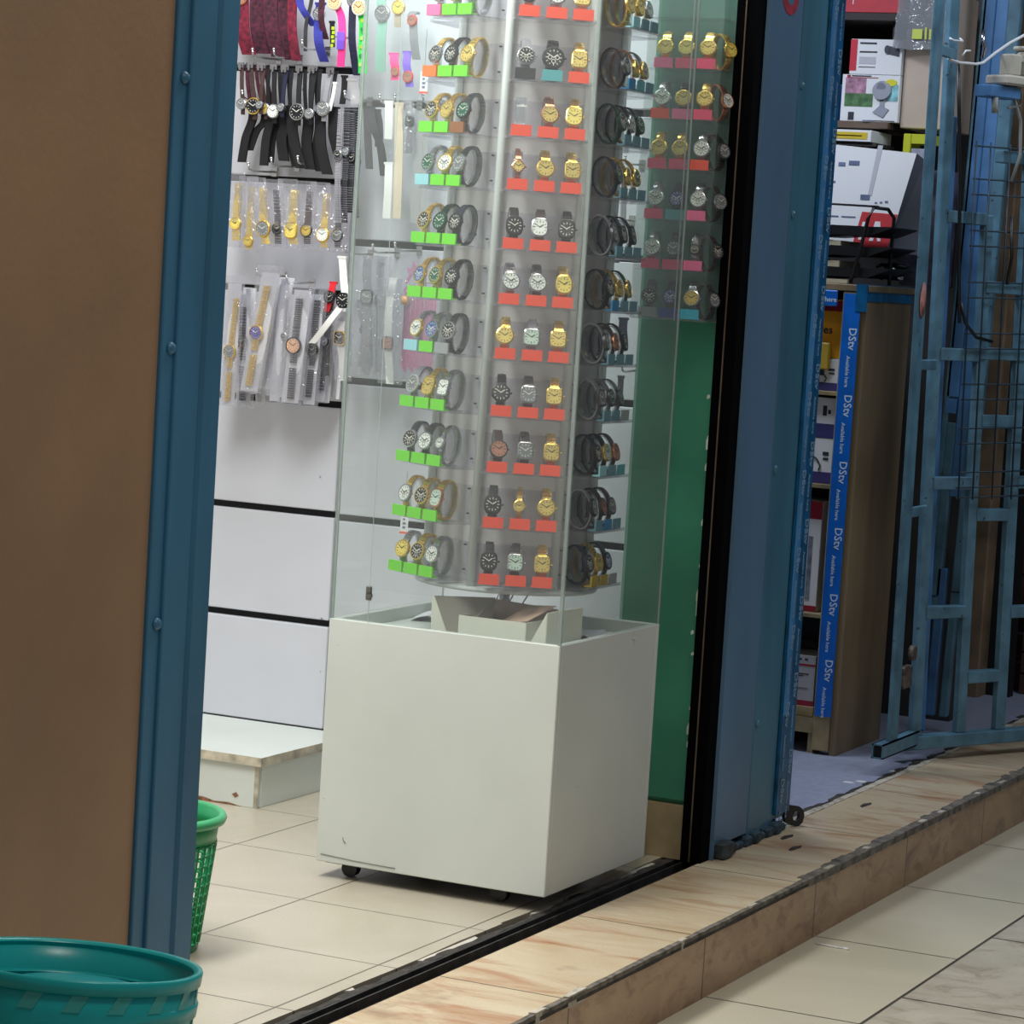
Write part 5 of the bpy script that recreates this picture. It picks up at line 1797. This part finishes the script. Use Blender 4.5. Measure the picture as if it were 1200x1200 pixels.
# letter tray with papers on top of the shelf unit
tr = thing('letter_tray', 'black three-tier wire letter tray on top of the plywood unit', 'letter tray', (-2.84, 8.12, 1.396))
M_tray = mat('black_tray', (16, 16, 20), 0.45)
for i, z in enumerate((.012, .075, .135)):
    b = MB()
    vs = [(-.34, 0, z), (.10, 0, z), (.20, .02, z + .030), (.20, .25, z + .030), (-.34, .25, z)]
    b.prism([(-.34, z), (-.02, z), (.03, z + .006), (.14, z + .006), (.205, z + .032), (.205, z + .036), (.15, z + .034), (.02, z + .034), (-.03, z + .022), (-.34, z + .022)], 0, .25, 0, 'y')
    part('tray', b, M_tray, tr)
b = MB()
b.tube([(.095, -.012, 0), (.118, -.012, .10), (.135, -.012, .19), (.150, -.010, .225), (.158, .10, .225), (.172, .12, .20), (.170, .12, .06), (.172, .12, 0)], .0055, 8)
b.tube([(-.30, -.010, .232), (-.05, -.010, .230), (.165, -.010, .228)], .0032, 6)
part('wire_frame', b, M_tray, tr)
for i, (z, h) in enumerate(((.040, .030), (.101, .028))):
    t = thing('paper_stack', ('lower', 'upper')[i] + ' stack of folded cream papers between the letter tray tiers', 'papers', (-2.86, 8.125, 1.398 + z - .003))
    part('sheets', MB().box((-.30, 0, 0), (-.02, .2, h), 0, .002).box((-.014, .003, 0), (.07, .2, h * .85), 0, .002), mat('cream_papers', (176, 166, 140), 0.8, var=0.1, vscale=40, vec=(1, 1, 12)), t)
t = thing('paper_stack', 'cream papers lying flat under the letter tray', 'papers', (-2.86, 8.11, 1.3935))
part('sheets', MB().box((-.30, -.02, 0), (.11, .0, .012)), mat('cream_papers', (176, 166, 140)), t)
# big leaflet leaning behind the tray
lf = thing('product_box', 'large white printed carton with red block, leaning behind the letter tray', 'box', (-2.84, 8.40, 1.50), (R(-4), 0, 0))
b = MB()
b.prism([(-.36, 0), (.105, 0), (.170, .30), (-.36, .335)], 0, .004, 0, 'y')
part('front_sheet', b, M_whitep, lf)
b = MB()
b._add([(.106, 0, 0), (.171, 0, .30), (.172, .09, .29), (.175, .09, .0), (.106, .004, 0), (.170, .004, .30)], [(0, 3, 2, 1), (4, 5, 2, 3), (0, 4, 3), (1, 2, 5), (0, 1, 5, 4)])
part('side_sheet', b, mat('grey_carton_inside', (104, 106, 118), 0.7), lf)
b = MB()
for (a, c, e, f) in ((-.006, .050, .130, .122), ):
    b.prism([(-.010, .000), (.104, .0), (.128, .112), (.015, .116)], -.0012, .0002, 0, 'y')
part('red_block', b, mat('red_card_print', (190, 50, 56), 0.5), lf)
b = MB()
b.prism([(.010, .030), (.024, .030), (.036, .085), (.020, .085)], -.0022, -.001, 0, 'y')
b.prism([(.045, .028), (.058, .028), (.064, .060), (.072, .028), (.082, .028), (.076, .088), (.060, .088)], -.0022, -.001, 0, 'y')
part('white_print', b, M_whitep, lf)
b = MB()
for (x_, z_, w_, h_) in ((-.075, .252, .022, .012), (-.042, .256, .034, .014), (-.12, .20, .04, .006), (-.12, .172, .034, .006), (.005, .152, .03, .016), (.052, .142, .008, .005), (.068, .144, .008, .005), (.084, .146, .010, .006), (-.11, .096, .05, .004), (-.05, .096, .045, .004), (-.11, .056, .06, .003), (-.06, .052, .02, .008)):
    b.box((x_, -.0014, z_), (x_ + w_, .0001, z_ + h_))
part('print', b, mat('grey_blue_print', (92, 106, 132), 0.6, var=0.2), lf)
b = MB()
b.prism([(.028, .165), (.040, .165), (.062, .320), (.046, .320)], -.0012, .0001, 0, 'y')
part('print', b, mat('pale_grey_print', (186, 186, 192), 0.6), lf)
# upper shelf with the boxes of cameras
us = thing('wall_shelf', 'dark wooden wall shelf carrying camera boxes in the neighbouring shop', 'shelf', (-3.05, 8.75, 1.90))
part('shelf_board', MB().box((-.5, -.17, -.022), (.23, .2, .0), 0, .002), mat('brown_shelf', (96, 78, 64), 0.6, var=0.1), us)
part('upper_board', MB().box((-.5, -.17, .31), (.24, .2, .335), 0, .002), mat('dark_brown_shelf', (44, 34, 32), 0.6), us)
part('side_board', MB().box((.215, -.14, -.022), (.235, .2, .31)), mat('dark_brown_shelf', (44, 34, 32), 0.6), us)
part('back_panel', MB().box((-.5, .18, -.28), (.23, .2, .5)), mat('dark_shelf_back', (26, 24, 28), 0.8), us)
t, W_, H_ = carton('product_box', -2.985, -2.797, 1.90, 2.045, 8.60, .12, M_whitep, 'white box printed with a green photo and a grey desk gadget', 'box',
                   [('green_photo', mat('green_photo_print', (70, 104, 66), 0.5, var=0.4, vscale=40), [(.06, .32, .55, .60)]), ('pink_photo', mat('pink_photo_print', (150, 110, 130), 0.5, var=0.4, vscale=40), [(.06, .60, .42, .93)]),
                    ('red_line', redp, [(.08, .93, .14, .99), (.14, .93, .62, .945)]), ('print', ink, [(.16, .96, .5, .985), (.14, .03, .24, .20), (.40, .02, .95, .035)]), ('sky_print', mat('teal_photo_print', (120, 170, 176), 0.5, var=0.3, vscale=30), [(.78, .45, .98, .8)])])
b = MB()
b.prism([(.012, .030), (.046, .014), (.064, .040), (.036, .052)], -.004, -.001, 0, 'y')
b.prism([(.034, .048), (.048, .048), (.046, .086), (.034, .086)], -.0045, -.001, 0, 'y')
b.lathe([(.0005, -.001), (.026, -.001), (.026, .001), (.0005, .001)], 20, 0, (0, 0, 0))
b.v = [(p[0], p[1], p[2]) for p in b.v]
part('gadget_picture', b, mat('grey_gadget_print', (150, 154, 166), 0.4), t)
b = MB()
b.M = Matrix.Translation((.038, -.0035, .098)) @ Matrix.Rotation(R(80), 4, 'X')
b.lathe([(.030, 0), (.030, .003)], 24)
b.M = Matrix.Translation((.035, -.004, .108)) @ Matrix.Rotation(R(90), 4, 'X')
b.lathe([(.014, 0), (.014, .002)], 20)
part('gadget_picture', b, mat('grey_gadget_ring', (120, 124, 138), 0.4), t)
b = MB()
b.M = Matrix.Translation((.066, -.0015, .122)) @ Matrix.Rotation(R(90), 4, 'X')
b.lathe([(.016, 0), (.015, .001)], 14, sx=1.2, sy=.7)
part('yellow_burst', b, mat('yellow_burst', (214, 206, 50), 0.5), t)
t, W_, H_ = carton('product_box', -2.965, -2.797, 2.046, 2.155, 8.60, .12, M_whitep, 'white and red box printed with a bullet camera, on top of the green photo box', 'box',
                   [('red_band', mat('bright_red_print', (196, 40, 60), 0.5), [(0, .1, .13, .99)]), ('print', ink, [(.18, .86, .50, .91), (.18, .62, .52, .66), (.18, .2, .5, .22)]), ('label_print', mat('pale_grey_print', (186, 186, 192)), [(.18, .3, .5, .5)])])
b = MB()
b.M = Matrix.Translation((.036, -.002, .078)) @ Matrix.Rotation(R(90), 4, 'X')
b.lathe([(.011, 0), (.011, .003)], 18, sx=.8, sy=1.2)
b.M = Matrix.Identity(4)
b.prism([(.036, .066), (.075, .058), (.075, .084), (.036, .090)], -.0035, -.001, 0, 'y')
part('camera_picture', b, mat('dark_camera_print', (70, 72, 82), 0.4), t)
t, W_, H_ = carton('product_box', -3.06, -2.80, 2.237, 2.36, 8.60, .15, mat('red_box', (190, 44, 58), 0.5, var=0.1), 'red box on the top shelf, only its bottom edge in view', 'box', [('pale_line', M_whitep, [(.35, .20, .36, .9)])])
t = thing('blue_folder', 'slim bright blue folder beside the green photo box', 'folder', (-2.998, 8.59, 1.90))
part('spine', MB().box((-.012, 0, .0), (.0, .1, .115), 0, .002), mat('bright_blue_card', (40, 130, 200), 0.4), t)
t, W_, H_ = carton('product_box', -3.04, -2.845, 1.832, 1.868, 8.50, .2, M_whitep, 'flat white box with yellow orange label below the wall shelf', 'box', [('yellow_label', mat('yellow_label', (214, 186, 50), 0.5, var=0.1), [(.06, .22, .94, .80)]), ('print', mat('orange_print', (196, 130, 60), 0.5), [(.15, .45, .85, .55)])])
part('support_board', MB().box((-.13, .01, -.012), (.11, .2, -.001)), M_dim, t)
ld = thing('cream_cupboard', 'tall cream wall cupboard beside the camera boxes', 'cupboard', (-2.72, 8.62, 1.885))
part('box_body', MB().box((-.075, 0, 0), (.075, .25, .42), 0, .003), mat('cream_board', (190, 172, 156), 0.6, var=0.05, vscale=6, bump=.1), ld)
t = thing('plastic_bag', 'crumpled clear plastic bag with yellow printed labels hanging before the cream cupboard', 'bag', (-2.735, 8.59, 2.24))
b = MB()
rb = random.Random(8)
n_, m__ = 9, 8
for sg in (-1, 1):
    vs, fs = [], []
    for i in range(n_):
        for j in range(m__):
            u, v = i / (n_ - 1), j / (m__ - 1)
            x_ = -.075 + .16 * v + (-.012 * (1 - u) if j == 0 else 0)
            vs.append((x_, sg * (.02 * math.sin(PI * v) + rb.uniform(-.006, .006)) - .01, -.115 + .25 * u + rb.uniform(-.004, .004)))
    for i in range(n_ - 1):
        for j in range(m__ - 1):
            a = i * m__ + j
            fs.append((a, a + 1, a + m__ + 1, a + m__))
    b._add(vs, fs, 0, True)
part('film', b, clear('crumpled_film', tint=(215, 218, 222), haze=.35, hcol=(190, 192, 196), rough=.15, bump=1.0, bscale=30, refl=2.5), t)
part('label_print', MB().box((-.02, -.035, -.085), (.012, -.033, -.055)).box((.020, -.035, -.085), (.026, -.033, -.050)).box((.034, -.035, -.085), (.040, -.033, -.055)), mat('yellow_green_label', (196, 206, 90), 0.5), t)
t = thing('yellow_binder', 'upright yellow green binder left of the hanging pack, below the cream cupboard', 'binder', (-2.745, 8.55, 1.78))
part('spine', MB().box((-.012, 0, -.03), (.012, .1, .085), 0, .002), mat('yellow_green_binder', (190, 196, 40), 0.5), t)
part('cover', MB().box((.012, .004, .055), (.075, .1, .085), 0, .001), mat('yellow_green_binder', (190, 196, 40), 0.5), t)
t = thing('hanging_pack', 'grey white blister pack with small picture below the cream cupboard', 'blister pack', (-2.705, 8.54, 1.775))
part('card', MB().box((-.022, 0, -.022), (.03, .012, .045), 0, .002), mat('grey_pack_card', (150, 150, 166), 0.5, var=0.15, vscale=30), t)
part('picture', MB().box((.004, -.0015, .0), (.016, 0, .018)), mat('dark_pack_print', (90, 70, 100), 0.5), t)
t = thing('hanging_pack', 'blue and clear packaged cable hanging beside the large white carton', 'blister pack', (-2.73, 8.50, 1.66))
part('card', MB().box((-.022, 0, -.04), (.022, .006, .08), 0, .002), mat('blue_pack_card', (54, 70, 160), 0.45, var=0.4, vscale=30), t)
b = MB()
b.ribbon([(-.024, -.004, .085), (.0, -.008, .03), (.022, -.004, -.02)], .006, .002, (1, 0, 0))
b.tube([(.0, -.004, -.04), (.004, -.006, -.09), (.0, -.004, -.14)], .004, 8)
b.tube([(-.014, -.004, -.04), (-.016, -.006, -.13)], .003, 8)
b.box((-.024, -.006, .078), (.03, -.001, .084))
part('strap', b, M_whitep, t)
t = thing('coiled_cable', 'dark and silver coiled cables on top of the plywood unit by the gate', 'cable', (-2.70, 8.36, 1.40))
b = MB()
for k in range(3):
    b.tube([(.035 * math.cos(a / 3) + .006 * k, .03 * math.sin(a / 3), .02 + .018 * k + .003 * math.sin(a)) for a in range(0, 20)], .006, 7)
part('coil', b, M_dark, t)
b = MB()
b.tube([(-.04, -.03, .05), (-.02, -.04, .058), (.0, -.035, .05), (.02, -.04, .044)], .005, 7).cyl((.02, -.04, .02), (.045, -.03, .022), .008, 10)
part('plug', b, M_steel, t)
for (x_, z_, h_, lb) in ((-2.70, 1.52, .22, 'dim dark stock stacked behind the blue cable pack'), ):
    t = thing('dark_carton', lb, 'box', (x_, 8.62, 1.40))
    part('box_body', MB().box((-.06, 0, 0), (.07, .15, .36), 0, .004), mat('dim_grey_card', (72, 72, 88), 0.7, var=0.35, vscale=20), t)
# lino marks
st = part('floor_marking', MB().box((-2.545, 6.99, 0), (-2.50, 7.10, .0008)), mat('yellow_floor_mark', (184, 178, 84), 0.7, var=0.2, vscale=50))
tag(st, 'worn yellow mark on the blue grey floor beside the pier', 'floor marking')
rs = random.Random(2)
for i, (x_, y_) in enumerate(((-2.50, 7.62), (-2.475, 7.66), (-2.455, 7.90))):
    b = MB()
    b.prism([(0, 0), (.018, -.006), (.035, .008), (.02, .022), (.004, .016)], 0, .002)
    tag(part('paint_flake', b, M_whitep, None, (x_, y_, .0)), ('white flake on the grey floor nearest the pier', 'white flake just right of the first one on the grey floor', 'white flake nearest the gate foot')[i], 'debris')
for i, (x_, y_, s_) in enumerate(((-2.355, 6.72, 1.0), (-2.29, 6.60, .8), (-2.34, 7.30, .8))):
    b = MB()
    b.prism([(0, 0), (.010, -.01), (.016, .05), (.008, .075), (-.004, .04)], 0, .0012)
    tag(part('dirt_scrap', b, M_pit, None, (x_, y_, .0)), ('dark dirt scrap on the step nearest the blue pier', 'small dark dirt scrap on the step toward the nosing', 'thin dark scrap farther along the step')[i], 'debris')

# ================================================================ folding gate
GA = Vector((-2.45, 8.144, 0))
GD = Vector((.4388, .8986, 0))
MG = Matrix(((GD.x, -GD.y, 0, GA.x), (GD.y, GD.x, 0, GA.y), (0, 0, 1, 0), (0, 0, 0, 1)))
MGL = MG @ Matrix(((1, 0, -.030, .0), (0, 1, 0, 0), (0, 0, 1, 0), (0, 0, 0, 1)))
gate = thing('folding_gate', 'pale blue welded steel folding gate standing open at the neighbouring shop', 'gate', (-2.45, 8.144, 0))


def gm(mb=None, lean=True):
    mb = mb or MB()
    mb.M = Matrix.Translation((2.45, -8.144, 0)) @ (MGL if lean else MG)
    return mb


def wm():
    mb = MB()
    mb.M = Matrix.Translation((2.45, -8.144, 0)) @ Matrix(((1, 0, 0, 0), (0, 1, -.03, .0), (0, 0, 1, 0), (0, 0, 0, 1)))
    return mb


part('stile', wm().box((-2.455, 7.86, .06), (-2.445, 7.94, 2.9), 0, .002), M_gate, gate)
b = MB()
b.M = Matrix.Translation((2.45, -8.144, 0))
b.box((-2.475, 7.79, .05), (-2.470, 8.16, .092)).box((-2.445, 7.79, .05), (-2.44, 8.16, .092)).box((-2.475, 7.79, .05), (-2.44, 8.16, .054)).box((-2.475, 7.79, .088), (-2.44, 8.16, .092))
part('bottom_rail', b, M_gate, gate, label='open-ended square tube runner')
part('tube_shade_fill', wm().box((-2.47, 7.80, .053), (-2.446, 8.1, .087)), M_black, gate)  # black fill paints the shade inside the open-ended tube
for z in (.735, 1.16, 2.05):
    part('hinge', wm().box((-2.462, 7.93, z), (-2.45, 8.10, z + .03), 0, .003), M_gate, gate)
# leaf b
part('stile', gm().box((-.030, -.012, .075), (.008, .012, 2.9), 0, .003), M_gate, gate)
part('stile', gm().box((.163, -.012, .075), (.200, .012, 1.62), 0, .003), M_gate, gate)
part('stile', gm().box((.335, -.012, .075), (.378, .012, 1.83), 0, .003), M_gate, gate)
part('stile', gm().box((.62, -.02, .075), (.66, .02, 2.9), 0, .003), M_gate, gate)
part('bottom_rail', gm().box((-.09, -.022, .036), (1.2, .022, .076), 0, .003), M_gate, gate)
for (u0, u1, z) in ((0, .17, 1.206), (0.17, .62, 1.213), (0, .17, .827), (0, .17, .443), (.195, .335, 1.013), (.195, .335, .732), (.195, .335, .243), (.37, .62, .436), (.37, .62, .83), (.18, .62, 1.409), (.06, .17, 1.606), (.22, .62, 1.794), (.0, .12, 1.606)):
    part('cross_bar', gm().box((u0, -.017, z - .018), (u1, .017, z + .018), 0, .002), M_gate, gate)
b = gm()
for z in [1.815, 1.72, 1.675, 1.57, 1.525, 1.42, 1.375, 1.27, 1.225, 1.12, 1.075, .99, .945, .86, .815, .785]:
    b.tube([(.085, -.026, z), (.60, -.026, z + .012)], .0028, 5)
for u in (.088, .150, .235, .32, .43, .52, .59):
    b.tube([(u, -.029, 1.83), (u + .004, -.029, .78)], .0028, 5)
part('wire_grille', b, mat('dark_blue_wire', (26, 50, 66), 0.5), gate)
# folded bars behind
for (x_, z0, z1, wd, mm_) in ((-2.598, 1.06, 2.9, .040, M_gate2), (-2.592, .43, .98, .030, M_gate), (-2.556, .80, 2.9, .042, M_gate2), (-2.52, .45, 2.9, .044, M_gate), (-2.615, .05, 2.9, .018, M_gate), (-2.575, .05, .52, .030, M_gate2), (-2.53, .05, .40, .026, M_gate)):
    b = MB()
    b.M = Matrix.Translation((2.45, -8.144, 0)) @ Matrix(((1, 0, .022, -.022), (0, 1, 0, 0), (0, 0, 1, 0), (0, 0, 0, 1)))
    b.box((x_ - wd / 2, 8.735, z0), (x_ + wd / 2, 8.765, z1), 0, .003)
    if z0 > .4:
        b.box((x_ - wd / 2 + .002, 8.734, z0 - .05), (x_ + wd / 2 - .002, 8.75, z0 - .004))
    part('folded_bar', b, mm_, gate)
b = gm()
b.box((.075, .06, .075), (.10, .085, 1.9), 0, .002)
part('folded_bar', b, M_gate2, gate)
b = wm()
b.box((-2.462, 7.955, .235), (-2.440, 8.03, .30), 0, .004).cyl((-2.44, 7.99, .34), (-2.425, 7.99, .34), .022, 12)
part('lock_box', b, mat('rusty_lock', (84, 74, 70), 0.6, 0.3, var=0.5, vscale=60, bump=.6), gate)
b = MB()
b.M = Matrix.Translation((2.45, -8.144, 0))
b.lathe([(.0005, 0), (.030, .0), (.032, .0012), (.0005, .0012)], 18, c=(0, 0, 0))
b.v = [(-2.443 + 2.45 + p[2] - 0, (p[0] - 2.45) * .9 + (7.86 + .0) - 8.144 - .0, (p[1] + 8.144) * 1.6 + 1.36) for p in b.v]
part('paint_mark', b, mat('salmon_paint_mark', (190, 130, 124), 0.6, var=0.2, vscale=60), gate, label='faded salmon round paint mark')
# dark folded cable loops
for (pts, r_, lb, cm_) in (
    ([(.05, -.035, 1.36), (.07, -.04, 1.30), (.12, -.04, 1.26), (.20, -.03, 1.25)], .005, 'thick black cable loop low on the gate above the wire grille middle', M_dark),
    ([(-.02, -.04, 2.05), (-.01, -.045, 1.9), (.01, -.045, 1.7), (.03, -.04, 1.45), (.05, -.035, 1.30)], .0055, 'black cable running down between the gate bars', M_dark),
    ([(.25, -.035, 1.62), (.255, -.04, 1.5), (.24, -.04, 1.42)], .005, 'short black cable hanging inside the wire grille', M_dark),
):
    t = thing('cable', lb, 'cable', (-2.45, 8.144, 0))
    b = gm()
    b.tube(pts, r_, 7)
    part('sheath', b, cm_, t)
# white cable tied round the gate
t = thing('cable', 'white cable tied around the gate bars and rising to the right', 'cable', (-2.45, 8.144, 0))
b = gm(None, False)
b.tube([(-.136, -.05, 2.055), (-.14, -.06, 2.048), (-.10, -.062, 2.043), (-.03, -.062, 2.045), (.006, -.055, 2.052), (.06, -.05, 2.085), (.12, -.05, 2.12), (.20, -.05, 2.158), (.40, -.05, 2.24), (.9, -.05, 2.40)], .0042, 8)
part('sheath', b, M_whitep, t)
b = gm(None, False)
b.tube([(-.136, -.05, 2.11), (-.128, -.06, 2.103), (-.085, -.055, 2.105), (-.07, -.03, 2.115)], .003, 7)
b.tube([(-.075, -.05, 2.065), (-.068, -.055, 2.08), (-.045, -.05, 2.082)], .003, 7)
part('tie', b, M_whitep, t)
# cctv cameras on the gate bracket
M_camw = mat('aged_white_plastic', (196, 190, 176), 0.45, var=0.05)
t = thing('cctv_camera', 'aged white bullet camera on a bracket fixed to the gate, pointing right', 'camera', (-2.45, 8.144, 0))
b = gm(None, False)
b.box((.045, -.12, 1.993), (.148, -.03, 2.022), 0, .006)
part('mount_plate', b, M_camw, t)
part('swivel', gm(None, False).box((.080, -.10, 2.022), (.126, -.05, 2.085), 0, .005).cyl((.12, -.075, 2.07), (.17, -.075, 2.07), .006, 10), M_camw, t)
b = gm(None, False)
b.M = b.M @ Matrix.Translation((.16, -.075, 2.062)) @ Matrix.Rotation(R(8), 4, 'Y')
b.box((-.008, -.04, -.045), (.28, .04, .040), 0, .012).box((-.012, -.045, .040), (.29, .045, .052), 0, .004)
part('housing', b, M_camw, t)
part('bracket', gm(None, False).box((.0, -.10, 1.955), (.13, -.035, 1.990), 0, .003), M_gate2, t)
b = gm(None, False)
b.tube([(.12, -.08, 1.995), (.145, -.09, 1.975), (.14, -.09, 1.94), (.10, -.08, 1.93)], .004, 7).cyl((.03, -.09, 1.955), (.035, -.09, 1.91), .010, 10)
b.tube([(.13, -.06, 1.99), (.175, -.065, 1.90), (.185, -.065, 1.80), (.16, -.06, 1.72)], .005, 7)
part('pigtail_cable', b, mat('dirty_white_cable', (140, 142, 140), 0.5, var=.2), t)
t = thing('cctv_camera', 'second white camera hanging nose-down at the right edge beneath the bullet camera', 'camera', (-2.45, 8.144, 0))
b = gm(None, False)
b.M = b.M @ Matrix.Translation((.275, -.08, 1.90)) @ Matrix.Rotation(R(6), 4, 'Y')
b.lathe([(.001, -.075), (.026, -.07), (.036, -.05), (.040, 0), (.038, .05), (.028, .072), (.001, .075)], 20)
part('housing', b, mat('pale_green_white_plastic', (190, 204, 194), 0.35), t)
b = gm(None, False)
b.M = b.M @ Matrix.Translation((.275, -.08, 1.90))
b.cyl((0, 0, .07), (0.0, .0, .30), .008, 8)
part('stem', b, M_camw, t)
t = thing('spring_hook', 'small grey hook hanging between the gate bars above the bullet camera', 'hook', (-2.45, 8.144, 0))
b = gm(None, False)
b.tube([(.055, .0, 2.15), (.05, -.01, 2.12), (.06, -.012, 2.10), (.052, -.01, 2.07)], .006, 7)
part('hook', b, M_steel, t)
# dim stock beyond the gate
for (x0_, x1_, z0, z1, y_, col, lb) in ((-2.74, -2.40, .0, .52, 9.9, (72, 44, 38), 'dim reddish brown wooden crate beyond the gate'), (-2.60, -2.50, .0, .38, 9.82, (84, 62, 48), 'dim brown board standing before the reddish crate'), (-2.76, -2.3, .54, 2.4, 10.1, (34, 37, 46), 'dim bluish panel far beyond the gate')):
    nm = 'wooden_crate' if 'crate' in lb else 'leaning_board' if 'board' in lb else 'partition_screen'
    t = thing(nm, lb, nm.split('_')[-1], ((x0_ + x1_) / 2, y_, z0))
    w_ = (x1_ - x0_) / 2
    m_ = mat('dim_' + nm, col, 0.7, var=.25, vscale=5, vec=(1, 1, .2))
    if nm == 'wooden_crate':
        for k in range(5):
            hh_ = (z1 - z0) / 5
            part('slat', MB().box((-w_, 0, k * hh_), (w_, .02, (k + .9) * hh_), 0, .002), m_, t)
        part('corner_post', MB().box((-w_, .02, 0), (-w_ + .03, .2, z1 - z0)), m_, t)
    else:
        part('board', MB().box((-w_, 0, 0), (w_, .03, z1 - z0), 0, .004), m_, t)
